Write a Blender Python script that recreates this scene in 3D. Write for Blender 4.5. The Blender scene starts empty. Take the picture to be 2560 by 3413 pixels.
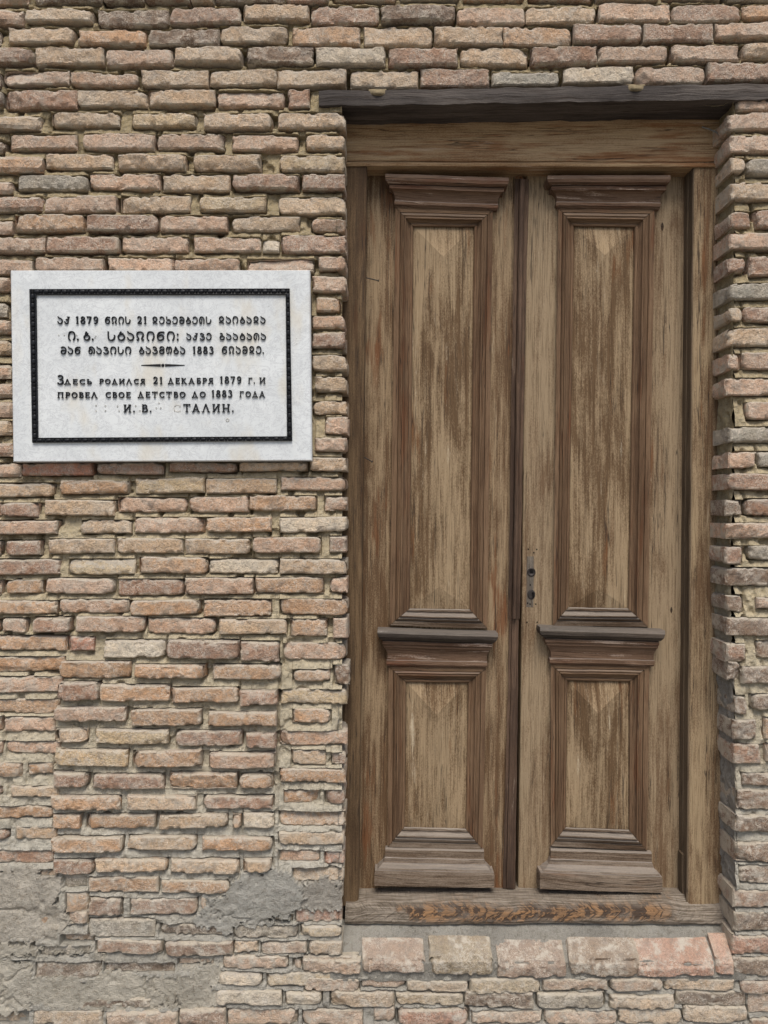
import bpy, math, random
import numpy as np

# ------------------------------------------------------------------ camera, light, exposure
S = 1143.0            # photograph pixels per metre on the wall plane (y = 0)
D = 2.10              # camera distance from the wall plane
ZC = 1.58             # eye height
SC = bpy.context.scene
COL = SC.collection
cam = bpy.data.cameras.new('camera'); camo = bpy.data.objects.new('camera', cam); COL.objects.link(camo)
camo.location = (0, -D, ZC); camo.rotation_euler = (math.pi/2, 0, 0)
cam.sensor_fit = 'HORIZONTAL'; cam.sensor_width = 36; cam.lens = 36*D/(2560/S)
cam.clip_start = 0.05; cam.clip_end = 500
SC.camera = camo
SUN_EL, SUN_AZ = math.radians(59), math.radians(8)      # azimuth measured from -Y (viewer side) towards -X
w = bpy.data.worlds.new('World'); SC.world = w; w.use_nodes = True
wt = w.node_tree; sky = wt.nodes.new('ShaderNodeTexSky'); sky.sky_type = 'NISHITA'; sky.sun_disc = False
sky.sun_elevation = SUN_EL; sky.sun_rotation = math.pi - SUN_AZ*-1; sky.dust_density = 3.0; sky.air_density = 1.0
wt.links.new(sky.outputs[0], wt.nodes['Background'].inputs[0]); wt.nodes['Background'].inputs[1].default_value = 0.06
sl = bpy.data.lights.new('sun', 'SUN'); so = bpy.data.objects.new('sun', sl); COL.objects.link(so)
sl.energy = 1.5; sl.angle = math.radians(28); sl.color = (1, .95, .88)
so.rotation_euler = (math.pi/2 - SUN_EL, 0, SUN_AZ)
so.location = (-2, -5, 6)
SC.view_settings.view_transform = 'Standard'; SC.view_settings.look = 'None'
SC.view_settings.gamma = 1; SC.view_settings.use_curve_mapping = False
SC.view_settings.exposure = 1.08

# ------------------------------------------------------------------ helpers
def P(px, py, d=0.0):
    k = (D+d)/D/S
    return ((px-1280)*k, d, ZC+(1706.5-py)*k)
def lerp(a, b, t): return a+(b-a)*t
def s2l(r, g, b, k=1.0):
    f = lambda c: ((c/255+.055)/1.055)**2.4 if c > 10 else c/255/12.92
    return (f(r)*k, f(g)*k, f(b)*k)

def vnoise(p, f, seed=0):
    q = np.asarray(p, dtype=np.float64)*f + seed*17.137
    i = np.floor(q).astype(np.int64); t = q-i; t = t*t*(3-2*t)
    def h(a, b, c):
        n = (a*374761393 + b*668265263 + c*2147483647 + seed*974711) & 0xffffffff
        n = ((n ^ (n >> 13))*1274126177) & 0xffffffff
        n = ((n ^ (n >> 16))*2246822519) & 0xffffffff
        return ((n ^ (n >> 15)) & 0xffff)/65535.0
    x, y, z = i[:, 0], i[:, 1], i[:, 2]; u, v, s = t[:, 0], t[:, 1], t[:, 2]
    r = 0
    for a in (0, 1):
        for b in (0, 1):
            for c in (0, 1):
                r = r + h(x+a, y+b, z+c)*(u if a else 1-u)*(v if b else 1-v)*(s if c else 1-s)
    return r
def sn(p, f, seed=0): return vnoise(p, f, seed)*2-1
def sstep(a, b, x):
    t = np.clip((x-a)/(b-a), 0, 1); return t*t*(3-2*t)

def mesh_np(name, V, F, mat, parent, attrs=None, smooth=True):
    """V (n,3), F (m,4) quads -> one mesh object"""
    me = bpy.data.meshes.new(name)
    n, m = len(V), len(F)
    me.vertices.add(n); me.vertices.foreach_set('co', np.ascontiguousarray(V, dtype=np.float32).ravel())
    me.loops.add(m*4); me.loops.foreach_set('vertex_index', np.ascontiguousarray(F, dtype=np.int32).ravel())
    me.polygons.add(m); me.polygons.foreach_set('loop_start', np.arange(0, m*4, 4, dtype=np.int32))
    me.polygons.foreach_set('use_smooth', np.full(m, smooth, dtype=bool))
    for k, a in (attrs or {}).items():
        at = me.attributes.new(k, 'FLOAT_COLOR', 'POINT')
        at.data.foreach_set('color', np.ascontiguousarray(a, dtype=np.float32).ravel())
    me.update(calc_edges=True); me.validate()
    me.materials.append(mat)
    o = bpy.data.objects.new(name, me); COL.objects.link(o)
    if parent: o.parent = parent
    return o

class MB:
    """collects faces with uv (u along the grain, metres) into ONE mesh"""
    def __init__(s): s.v = []; s.f = []; s.uv = []; s.n = 0
    def face(s, pts, uvs=None):
        i = len(s.v); s.v += [tuple(p) for p in pts]; s.f.append(list(range(i, i+len(pts))))
        s.uv += uvs if uvs else [(p[0]+p[1], p[2]) for p in pts]
    def grid(s, rows, vert=False, off=(0, 0)):
        """rows: list of equal-length point lists; grain runs along a row (vert: down the rows)"""
        R, N = len(rows), len(rows[0]); i0 = len(s.v)
        A = np.array(rows, dtype=float)
        ul = np.zeros((R, N)); ul[:, 1:] = np.cumsum(np.linalg.norm(np.diff(A, axis=1), axis=2), axis=1)
        vl = np.zeros((R, N)); vl[1:] = np.cumsum(np.linalg.norm(np.diff(A, axis=0), axis=2), axis=0)
        for r in range(R):
            for c in range(N):
                s.v.append(tuple(A[r, c]))
        for r in range(R-1):
            for c in range(N-1):
                q = [(r, c), (r, c+1), (r+1, c+1), (r+1, c)]
                s.f.append([i0+a*N+b for a, b in q])
                for a, b in q:
                    uu, vv = ul[a, b]+off[0], vl[a, b]+off[1]
                    s.uv.append((vv, uu) if vert else (uu, vv))
    def box(s, c, sz, vert=False):
        x0, x1 = c[0]-sz[0]/2, c[0]+sz[0]/2; y0, y1 = c[1]-sz[1]/2, c[1]+sz[1]/2; z0, z1 = c[2]-sz[2]/2, c[2]+sz[2]/2
        s.prism([(x0, z0), (x1, z0), (x1, z1), (x0, z1)], y0, y1)
    def prism(s, poly, y0, y1, vert=False):
        n = len(poly)
        q = lambda p: [((a[2], a[0]) if vert else (a[0], a[2])) for a in p]
        f = [(x, y0, z) for x, z in poly]; s.face(f, q(f))
        b = [(x, y1, z) for x, z in reversed(poly)]; s.face(b, q(b))
        for i in range(n):
            a, c = poly[i], poly[(i+1) % n]
            p = [(a[0], y0, a[1]), (a[0], y1, a[1]), (c[0], y1, c[1]), (c[0], y0, c[1])]
            s.face(p, [((t[2], t[1]+t[0]) if vert else (t[0], t[1]+t[2])) for t in p])
    def tube(s, a, b, r0, r1, n=10):
        a, b = np.array(a, float), np.array(b, float); d = b-a; d = d/np.linalg.norm(d)
        e = np.cross(d, (0, 0, 1) if abs(d[2]) < .9 else (1, 0, 0)); e /= np.linalg.norm(e); g = np.cross(d, e)
        ra = [a+r0*(e*math.cos(t)+g*math.sin(t)) for t in np.linspace(0, 2*math.pi, n, endpoint=False)]
        rb = [b+r1*(e*math.cos(t)+g*math.sin(t)) for t in np.linspace(0, 2*math.pi, n, endpoint=False)]
        for i in range(n):
            j = (i+1) % n; s.face([ra[i], ra[j], rb[j], rb[i]])
        s.face(ra[::-1]); s.face(rb)
    def build(s, name, mat, parent=None, smooth=False, jit=0.0, off=None, planar=False):
        V = np.array(s.v, float)
        if planar: s.uv = [(s.v[i][2], s.v[i][0]) for f in s.f for i in f]
        if jit:
            for k in range(3):
                V[:, k] += jit*sn(V, 14, 11+k)+jit*.7*sn(V, 55, 31+k)
        me = bpy.data.meshes.new(name); me.from_pydata([tuple(p) for p in V], [], s.f)
        uvl = me.uv_layers.new(name='uv')
        o2 = off if off is not None else (random.uniform(0, 9), random.uniform(0, 9))
        uvl.data.foreach_set('uv', np.array([(u+o2[0], v+o2[1]) for u, v in s.uv], dtype=np.float32).ravel())
        if smooth: me.polygons.foreach_set('use_smooth', [True]*len(me.polygons))
        me.materials.append(mat); me.update()
        o = bpy.data.objects.new(name, me); COL.objects.link(o)
        if parent: o.parent = parent
        return o

def empty(name, loc, label, cat):
    o = bpy.data.objects.new(name, None); COL.objects.link(o); o.location = loc
    o['label'] = label; o['category'] = cat; o['kind'] = 'thing'; o.empty_display_size = .1
    return o
def adopt(root):
    """keep the children where they were built although the Empty stands at the thing's base"""
    for c in root.children:
        c.matrix_parent_inverse = __import__('mathutils').Matrix.Translation(root.location).inverted()

# ------------------------------------------------------------------ materials
class NT:
    def __init__(s, name):
        s.m = bpy.data.materials.new(name); s.m.use_nodes = True; s.t = s.m.node_tree
        s.b = s.t.nodes['Principled BSDF']; s.b.inputs['Roughness'].default_value = .9
        s.b.inputs['Specular IOR Level'].default_value = .2
    def n(s, typ, **kw):
        x = s.t.nodes.new('ShaderNode'+typ)
        for k, v in kw.items(): setattr(x, k, v)
        return x
    def put(s, sock, v):
        if hasattr(v, 'is_output'): s.t.links.new(v, sock)
        elif v is not None:
            if isinstance(v, tuple) and len(v) == 3 and len(sock.default_value) == 4: v = v+(1,)
            sock.default_value = v
    def math(s, op, a, b=None, c=None, clamp=False):
        x = s.n('Math', operation=op, use_clamp=clamp); s.put(x.inputs[0], a)
        if b is not None: s.put(x.inputs[1], b)
        if c is not None: s.put(x.inputs[2], c)
        return x.outputs[0]
    def vmath(s, op, a, b=None):
        x = s.n('VectorMath', operation=op); s.put(x.inputs[0], a)
        if b is not None: s.put(x.inputs[1], b)
        return x.outputs[0]
    def noise(s, vec, scale, detail=3, rough=.55, dist=0):
        x = s.n('TexNoise'); s.put(x.inputs['Vector'], vec); x.inputs['Scale'].default_value = scale
        x.inputs['Detail'].default_value = detail; x.inputs['Roughness'].default_value = rough
        x.inputs['Distortion'].default_value = dist
        return x.outputs['Fac']
    def ramp(s, f, a, b, lo=0.0, hi=1.0):
        x = s.n('MapRange', interpolation_type='SMOOTHSTEP'); s.put(x.inputs[0], f)
        for i, v in enumerate((a, b, lo, hi)): x.inputs[1+i].default_value = v
        return x.outputs[0]
    def mix(s, f, a, b, mode='MIX'):
        x = s.n('Mix', data_type='RGBA', blend_type=mode); s.put(x.inputs[0], f); s.put(x.inputs[6], a); s.put(x.inputs[7], b)
        return x.outputs[2]
    def bump(s, h, strength, dist):
        x = s.n('Bump'); x.inputs['Strength'].default_value = strength; x.inputs['Distance'].default_value = dist
        s.put(x.inputs['Height'], h); s.t.links.new(x.outputs[0], s.b.inputs['Normal'])
    def color(s, c): s.put(s.b.inputs['Base Color'], c)

def mat_brick():
    t = NT('weathered_brick')
    at = t.n('Attribute', attribute_name='tint'); rn = t.n('Attribute', attribute_name='rnd')
    pos = t.n('TexCoord').outputs['Object']
    sep = t.n('SeparateXYZ'); t.put(sep.inputs[0], rn.outputs['Vector'])
    vec = t.vmath('ADD', pos, t.vmath('SCALE', rn.outputs['Vector']))
    vec.node.inputs[1].node if False else None
    sc_ = t.n('VectorMath', operation='SCALE'); t.put(sc_.inputs[0], rn.outputs['Vector']); sc_.inputs['Scale'].default_value = 13.0
    vec = t.vmath('ADD', pos, sc_.outputs[0])
    big = t.noise(vec, 16, 4, .6); mid = t.noise(vec, 55, 4, .65); fine = t.noise(vec, 260, 3, .7)
    c = t.mix(t.ramp(big, .35, .7, 0, .55), at.outputs['Color'], t.mix(1.0, at.outputs['Color'], (1.0, .88, .76), 'MULTIPLY'))
    c = t.mix(t.ramp(mid, .5, .78, 0, .65), c, t.mix(1.0, c, (.68, .65, .63), 'MULTIPLY'))
    c = t.mix(t.ramp(fine, .5, .7, 0, .75), c, t.mix(1.0, c, (.55, .52, .5), 'MULTIPLY'))
    c = t.mix(t.ramp(t.noise(vec, 190, 3, .75), .58, .72, 0, .55), c, (.60, .53, .44))
    crk = t.math('ABSOLUTE', t.math('SUBTRACT', t.noise(vec, 34, 5, .7, 1.5), .5))
    c = t.mix(t.ramp(crk, 0, .02, .6, 0), c, (.07, .06, .055))
    # pale lime bloom and flecks
    st = t.noise(t.vmath('MULTIPLY', vec, (1.0, 1.0, .35)), 70, 3, .7, 1.2)
    lim = t.math('MULTIPLY', t.ramp(st, .60, .70), t.ramp(t.noise(vec, 9, 2), .42, .62), clamp=True)
    c = t.mix(t.math('MULTIPLY', lim, .8), c, (.66, .58, .47))
    sq = t.math('ABSOLUTE', t.math('SUBTRACT', t.noise(vec, 75, 3, .65, 2.0), .5))
    sqm = t.math('MULTIPLY', t.ramp(sq, .006, .030, 1, 0), t.ramp(t.noise(vec, 14, 3, .6), .42, .54))
    c = t.mix(t.math('MULTIPLY', sqm, .85), c, (.74, .66, .55))
    grime = t.math('MULTIPLY', t.ramp(t.noise(vec, 38, 5, .75), .48, .66), .5)
    c = t.mix(grime, c, (.235, .205, .175))
    # dust and mortar bloom, stronger on ledges; sep.z of rnd = amount of mortar haze
    nor = t.n('NewGeometry').outputs['Normal']; sn_ = t.n('SeparateXYZ'); t.put(sn_.inputs[0], nor)
    ledge = t.math('MULTIPLY', sep.outputs[2], t.ramp(t.math('ADD', sn_.outputs[2], t.math('MULTIPLY', t.math('SUBTRACT', mid, .5), 1.5)), .08, .62, 0, .85))
    c = t.mix(ledge, c, (.44, .395, .33))
    haze = t.math('MULTIPLY', t.ramp(t.noise(vec, 26, 4, .7), .48, .68), rn.outputs['Alpha'])
    c = t.mix(haze, c, (.55, .50, .42))
    inv = t.math('SUBTRACT', 1.0, at.outputs['Alpha'])
    sm = t.math('MULTIPLY', inv, t.ramp(t.math('ADD', t.noise(vec, 24, 4, .7), t.math('MULTIPLY', rn.outputs['Alpha'], .12)), .50, .62))
    c = t.mix(t.math('MULTIPLY', sm, .85), c, (.50, .44, .345))
    # soot
    soot = t.math('MULTIPLY', t.ramp(t.noise(vec, 21, 5, .7), .60, .75), .55)
    c = t.mix(soot, c, (.075, .065, .058))
    t.color(c)
    h = t.math('ADD', t.math('MULTIPLY', fine, .8), mid)
    t.bump(h, .8, .009)
    return t.m

def mat_mortar():
    t = NT('lime_mortar')
    at = t.n('Attribute', attribute_name='tint'); pos = t.n('TexCoord').outputs['Object']
    a, b, f = t.noise(pos, 9, 4, .6), t.noise(pos, 60, 4, .7), t.noise(pos, 320, 3, .7)
    c = t.mix(t.ramp(a, .3, .7, 0, .5), at.outputs['Color'], t.mix(1.0, at.outputs['Color'], (.80, .78, .74), 'MULTIPLY'))
    c = t.mix(t.ramp(b, .48, .7, 0, .8), c, t.mix(1.0, c, (.6, .57, .53), 'MULTIPLY'))
    c = t.mix(t.ramp(t.noise(pos, 170, 2, .6), .66, .72, 0, .7), c, (.10, .09, .075))
    c = t.mix(t.ramp(f, .35, .6, .3, 0), c, (.52, .5, .44))
    c = t.mix(t.ramp(f, .64, .74, 0, .65), c, (.11, .1, .085))
    t.color(c)
    t.bump(t.math('ADD', b, t.math('MULTIPLY', f, .7)), 1.0, .010)
    t.b.inputs['Roughness'].default_value = .95
    return t.m

def mat_wood(name, light, dark, red, pale, dk=(.43, .555), rd=(.54, .68), pl=(.64, .74), plk=.7, grain=1.0, dust=.0, rough=.75, sp=1.0, seed=0.0):
    """weathered timber: UV u runs along the grain; worn varnish patches, fine grain, flecks"""
    t = NT(name)
    uv = t.n('UVMap').outputs[0]
    o = t.vmath('ADD', uv, (seed, seed*.7, seed*1.3))
    st = lambda a, b: t.vmath('MULTIPLY', o, (a, b, 1.0))
    patch = t.math('ADD', t.math('MULTIPLY', t.noise(st(2.2, 10.0), 1.0, 6, .65, .5), .7), t.math('MULTIPLY', t.noise(st(.9, 5.0), 1.0, 2, .5), .3))
    streak = t.noise(st(2.6, 85.0), 1.0, 6, .7, .3)
    fg = t.noise(st(9.0, 260.0), 1.0, 4, .7, .2)
    spk = t.noise(st(170.0, 360.0), 1.0, 3, .8)
    f1 = t.math('ADD', t.math('MULTIPLY', patch, .66), t.math('MULTIPLY', streak, .34))
    f1 = t.math('ADD', f1, t.math('MULTIPLY', t.math('SUBTRACT', spk, .5), .26*sp))
    c = t.mix(t.ramp(f1, dk[0], dk[1]), light, dark)
    rr = t.noise(t.vmath('ADD', st(2.6, 13.0), (4.1, 9.3, 2.0)), 1.0, 4, .6)
    c = t.mix(t.ramp(t.math('ADD', rr, t.math('MULTIPLY', t.math('SUBTRACT', streak, .5), .35)), rd[0], rd[1], 0, .8), c, red)
    c = t.mix(t.ramp(fg, .48, .66, 0, .72*grain), c, t.mix(1.0, c, (.48, .44, .40), 'MULTIPLY'))
    c = t.mix(t.ramp(fg, .28, .44, .35*grain, 0), c, t.mix(1.0, c, (1.35, 1.35, 1.33), 'MULTIPLY'))
    c = t.mix(t.ramp(spk, .58, .75, 0, .5*sp), c, t.mix(1.0, c, (.5, .45, .4), 'MULTIPLY'))
    ck = t.math('ABSOLUTE', t.math('SUBTRACT', t.noise(t.vmath('ADD', st(1.1, 34.0), (2.3, 6.1, 8.0)), 1.0, 4, .6), .5))
    c = t.mix(t.math('MULTIPLY', t.ramp(ck, .002, .014, .8, 0), t.ramp(rr, .42, .58)), c, (.035, .025, .018))
    pp = t.noise(t.vmath('ADD', st(4.0, 48.0), (7.7, 3.1, 5.0)), 1.0, 5, .7)
    c = t.mix(t.ramp(t.math('ADD', pp, t.math('MULTIPLY', t.math('SUBTRACT', spk, .5), .25)), pl[0], pl[1], 0, plk), c, pale)
    if dust:
        nor = t.n('NewGeometry').outputs['Normal']; z = t.n('SeparateXYZ'); t.put(z.inputs[0], nor)
        c = t.mix(t.ramp(t.math('ADD', z.outputs[2], t.math('MULTIPLY', t.math('SUBTRACT', streak, .5), .8)), .05, .75, 0, dust), c, (.30, .27, .235))
    t.color(c)
    t.b.inputs['Roughness'].default_value = rough
    t.bump(t.math('ADD', t.math('MULTIPLY', fg, .8), t.math('ADD', streak, t.math('MULTIPLY', spk, .35))), .7, .0050)
    return t.m

def mat_sill():
    """flat-sawn board whose burnt-orange growth rings have weathered into chevrons"""
    t = NT('weathered_softwood')
    uv = t.n('UVMap').outputs[0]
    wn = t.noise(t.vmath('MULTIPLY', uv, (7, 9, 1)), 1.0, 3, .6)
    sp0 = t.n('SeparateXYZ'); t.put(sp0.inputs[0], t.n('TexCoord').outputs['Object'])
    wv2 = t.noise(t.vmath('MULTIPLY', uv, (16, 30, 1)), 1.0, 4, .65)
    dv = t.math('ABSOLUTE', t.math('SUBTRACT', sp0.outputs[2], t.math('ADD', ZC-1.208, t.math('MULTIPLY', t.math('SUBTRACT', wn, .5), .04))))
    sx = t.math('ADD', sp0.outputs[0], t.math('MULTIPLY', dv, .9))
    cc = t.n('CombineXYZ'); t.put(cc.inputs[0], t.math('MULTIPLY', sx, 62.0)); t.put(cc.inputs[1], t.math('MULTIPLY', dv, 55.0)); t.put(cc.inputs[2], t.math('MULTIPLY', sp0.outputs[0], 3.0))
    ring = t.ramp(t.noise(cc.outputs[0], 1.0, 4, .6, .6), .36, .62)
    fg = t.noise(t.vmath('MULTIPLY', uv, (10, 240, 1)), 1.0, 4, .7)
    c = t.mix(t.ramp(ring, .25, .7), (.07, .046, .032), (.29, .165, .082))
    c = t.mix(t.ramp(fg, .42, .66, 0, .75), c, (.07, .055, .045))
    c = t.mix(t.ramp(wv2, .5, .68, 0, .8), c, (.16, .13, .105))
    grey = t.mix(t.ramp(fg, .38, .62), (.29, .245, .195), (.12, .095, .07))
    sep = t.n('SeparateXYZ'); t.put(sep.inputs[0], t.n('TexCoord').outputs['Object'])
    zz = t.math('ADD', sep.outputs[2], t.math('MULTIPLY', t.math('SUBTRACT', wn, .5), .06))
    band = t.math('MULTIPLY', t.ramp(zz, ZC-1.245, ZC-1.222), t.ramp(zz, ZC-1.206, ZC-1.180, 1, 0))
    xx = t.math('ADD', sep.outputs[0], t.math('MULTIPLY', t.math('SUBTRACT', wn, .5), .5))
    band = t.math('MULTIPLY', band, t.math('MULTIPLY', t.ramp(xx, .02, .08), t.ramp(xx, .80, .95, 1, 0)))
    c = t.mix(band, grey, c)
    t.color(c); t.bump(t.math('ADD', ring, fg), .8, .004)
    return t.m

def mat_marble():
    t = NT('white_marble')
    pos = t.n('TexCoord').outputs['Object']
    a = t.noise(pos, 5, 6, .65, 1.5); b = t.noise(t.vmath('MULTIPLY', pos, (1.0, 1.0, 1.5)), 17, 8, .72, 2.0)
    c = t.mix(t.ramp(a, .35, .7), (.71, .735, .73), (.62, .645, .645))
    vein = t.math('ABSOLUTE', t.math('SUBTRACT', b, .5))
    c = t.mix(t.ramp(vein, 0, .03, .55, 0), c, (.40, .41, .425))
    d = t.math('ABSOLUTE', t.math('SUBTRACT', t.noise(t.vmath('ADD', t.vmath('MULTIPLY', pos, (1.4, 1, .8)), (3, 5, 7)), 9, 7, .7, 3.0), .47))
    c = t.mix(t.ramp(d, 0, .010, .45, 0), c, (.36, .37, .39))
    stn = t.noise(t.vmath('MULTIPLY', pos, (1, 1, .5)), 10, 3, .6)
    c = t.mix(t.ramp(stn, .52, .75, 0, .6), c, (.62, .57, .46))
    pit = t.noise(pos, 150, 1, .5)
    c = t.mix(t.ramp(pit, .79, .82, 0, .7), c, (.12, .11, .1))
    t.color(c); t.b.inputs['Roughness'].default_value = .55; t.b.inputs['Specular IOR Level'].default_value = .3
    t.bump(t.noise(pos, 90, 4, .7), .12, .002)
    return t.m

def mat_plain(name, col, rough=.6, metal=0.0, var=.4, scale=80):
    t = NT(name); pos = t.n('TexCoord').outputs['Object']
    f = t.noise(pos, scale, 4, .65)
    t.color(t.mix(t.ramp(f, .35, .7), col, tuple(x*(1-var) for x in col)))
    t.b.inputs['Roughness'].default_value = rough; t.b.inputs['Metallic'].default_value = metal
    t.bump(f, .3, .002)
    return t.m

M_BRICK, M_MORT, M_MARB, M_SILL = mat_brick(), mat_mortar(), mat_marble(), mat_sill()
TAN, BRN, RED, PAL = (.325, .234, .140), (.128, .075, .039), (.175, .072, .030), (.56, .45, .31)
W_LEAF = mat_wood('worn_varnished_wood', TAN, BRN, RED, PAL)
W_LEAFR = mat_wood('worn_pale_wood', (.32, .238, .148), (.16, .10, .056), (.19, .09, .042), PAL, dk=(.47, .60), rd=(.62, .78), seed=3.3)
W_PANEL = mat_wood('worn_panel_wood', (.350, .256, .154), (.135, .082, .042), (.18, .075, .028), (.62, .52, .37), dk=(.44, .56), rd=(.57, .73), pl=(.62, .72), seed=5.1)
W_MOULD = mat_wood('brown_moulding_wood', (.22, .14, .082), (.10, .056, .031), (.15, .064, .030), (.45, .34, .24), dk=(.4, .65), rd=(.52, .72), pl=(.66, .76), dust=.25, seed=7.7, sp=.7)
W_CORN = mat_wood('cornice_wood', (.20, .125, .08), (.088, .048, .028), (.15, .06, .032), (.52, .40, .31), dk=(.4, .65), rd=(.5, .7), pl=(.57, .68), plk=.75, dust=.35, seed=2.9, sp=.7)
W_DARK = mat_wood('dark_grey_ledge_wood', (.125, .098, .076), (.048, .038, .030), (.16, .075, .045), (.35, .31, .27), dk=(.38, .6), rd=(.66, .8), pl=(.62, .75), dust=.3, seed=8.1, sp=.6)
W_PLIN = mat_wood('grey_plinth_wood', (.25, .195, .145), (.105, .068, .042), (.16, .085, .045), (.44, .38, .31), dk=(.40, .60), rd=(.6, .8), pl=(.6, .72), dust=.5, grain=1.3, seed=4.4)
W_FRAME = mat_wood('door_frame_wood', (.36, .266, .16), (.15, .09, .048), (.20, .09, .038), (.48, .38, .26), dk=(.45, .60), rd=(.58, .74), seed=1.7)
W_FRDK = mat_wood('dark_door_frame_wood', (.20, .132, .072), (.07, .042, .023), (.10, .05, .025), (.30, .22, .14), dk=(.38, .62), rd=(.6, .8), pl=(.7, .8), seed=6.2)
W_HEAD = mat_wood('brown_head_rail_wood', (.48, .335, .19), (.25, .14, .066), (.27, .115, .045), (.52, .40, .29), dk=(.42, .62), rd=(.50, .66), pl=(.60, .70), seed=16.3)
W_SCAR = mat_wood('grey_bared_wood', (.25, .215, .17), (.13, .11, .088), (.16, .1, .06), (.36, .32, .27), seed=14.1)
W_KNOT = mat_wood('dark_knot_wood', (.09, .058, .034), (.04, .027, .018), (.09, .045, .022), (.12, .08, .05), seed=15.1)
W_SHADED = mat_wood('shade_darkened_wood', (.17, .125, .08), (.085, .06, .038), (.09, .046, .026), (.2, .15, .1), dk=(.38, .62), rd=(.65, .8), pl=(.75, .85), seed=12.2)  # wood colour darkened to carry the reveal's shade; patch_board shares it
W_BEAM = mat_wood('old_grey_beam_wood', (.135, .115, .10), (.05, .042, .038), (.085, .055, .042), (.25, .22, .2), dk=(.36, .62), rd=(.62, .8), grain=1.4, pl=(.7, .8), seed=9.4, sp=.5)
W_ASTR = mat_wood('dark_cover_strip_wood', (.155, .098, .064), (.058, .036, .025), (.20, .07, .03), (.36, .29, .22), dk=(.38, .62), rd=(.62, .76), dust=.3, seed=3.9, sp=.6)
M_BLACK = mat_plain('black_painted_metal', (.017, .018, .021), .40, 0.0, .4, 120)
M_HOLE = mat_plain('dark_cavity', (.006, .005, .005), .95)
M_IRON = mat_plain('rusty_iron', (.06, .052, .048), .6, .6)
M_PIN = mat_plain('old_cement_plug', (.62, .61, .57), .9)
M_WIRE = mat_plain('grey_wire', (.25, .24, .22), .6)

# ------------------------------------------------------------------ ground
def ground():
    t = NT('street_paving'); pos = t.n('TexCoord').outputs['Object']
    a, b = t.noise(pos, 1.2, 5, .6), t.noise(pos, 40, 4, .7)
    c = t.mix(a, (.19, .18, .16), (.26, .24, .215)); c = t.mix(t.ramp(b, .5, .75, 0, .5), c, (.14, .13, .12))
    t.color(c); t.bump(b, .5, .01)
    m = MB(); n = 12; xs = np.linspace(-150, 150, n)
    m.grid([[(x, y, 0) for x in xs] for y in np.linspace(-150, 150, n)])
    o = m.build('street_pavement', t.m); o['kind'] = 'structure'
ground()

# ------------------------------------------------------------------ brick wall
PALB = {'t': (204, 175, 142), 'p': (202, 167, 140), 'o': (197, 157, 120), 'r': (172, 135, 111), 'd': (140, 117, 98),
        'g': (164, 157, 142), 'y': (200, 176, 138), 'w': (212, 197, 173), 's': (204, 145, 118), 'R': (168, 138, 118), 'Y': (164, 144, 110), 'D': (152, 127, 104)}
ROWS = []     # (x0, y0, scale, rows): every brick traced as  left right top bottom colour
ROWS.append((0, 0, .7113, '''
150 472 -60 14 d;478 672 -62 16 d;682 885 -65 12 r;893 997 -65 10 t;1010 1328 -60 14 d;1337 1540 -60 16 r
-215 105 42 120 p;120 430 38 105 t;455 788 42 130 d;792 1125 30 118 r;1137 1450 16 100 t
-300 0 130 215 d;35 345 125 205 t;365 682 135 215 o;699 1024 132 220 d;1028 1350 118 202 t
-160 160 225 302 r;165 483 220 312 t;492 807 228 315 p;812 1132 218 302 t;1152 1468 215 305 d
-310 0 340 410 d;10 322 325 404 p;327 640 335 408 p;655 975 324 412 t;980 1300 318 404 t
-310 8 428 505 d;20 355 415 512 r;360 688 418 502 t;691 1005 420 502 t;1017 1330 420 508 p;1348 1450 412 508 r
-130 190 540 610 t;231 558 520 596 t;612 920 525 598 y;957 1275 530 612 t;1302 1620 524 605 t
-290 12 650 715 d;35 352 625 705 p;386 720 620 708 p;728 1048 620 700 p;1085 1395 625 708 p;1432 1618 625 704 t
-130 200 735 815 o;206 525 715 796 t;548 868 724 800 t;900 1220 726 806 t;1305 1618 725 810 y
-270 55 850 915 p;76 406 815 894 g;413 745 810 890 p;757 1075 812 900 t;1086 1400 815 892 r;1417 1618 815 897 r
-130 196 920 996 r;208 540 916 1000 p;560 890 915 1000 t;935 1246 920 996 y;1305 1618 920 1008 t
-260 55 1030 1100 p;63 398 1005 1090 o;410 738 1010 1092 r;745 1062 1010 1090 p;1084 1405 1006 1086 t;1458 1618 1020 1085 p
-120 210 1110 1190 p;217 555 1110 1190 r;560 880 1105 1186 p;902 1220 1106 1182 p;1230 1305 1120 1185 w;1312 1622 1100 1190 r
-170 150 1215 1290 p;156 482 1205 1278 p;500 808 1205 1276 p;813 1120 1210 1282 p;1156 1468 1210 1282 p;1497 1622 1205 1272 p'''))
ROWS.append((1000, 0, .9403, '''
37 280 18 90 r;287 552 18 84 d;557 797 24 92 p;800 1050 20 88 t;1062 1312 10 82 p;1320 1568 12 82 r;1574 1820 12 70 o
-30 212 94 166 o;228 472 90 168 t;478 720 94 166 t;722 968 92 165 o;971 1214 84 158 r;1219 1465 84 155 r;1474 1720 80 140 p
-190 46 155 220 d;57 303 166 236 w;314 557 170 240 r;567 812 168 236 t;820 1054 163 232 r;1059 1308 162 226 p;1319 1558 156 222 p;1570 1800 154 212 t
-86 163 236 310 t;177 418 243 314 t;427 672 240 312 r;681 920 250 305 g;937 1187 235 300 w;1194 1440 230 300 p;1446 1690 220 296 r'''))
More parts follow.
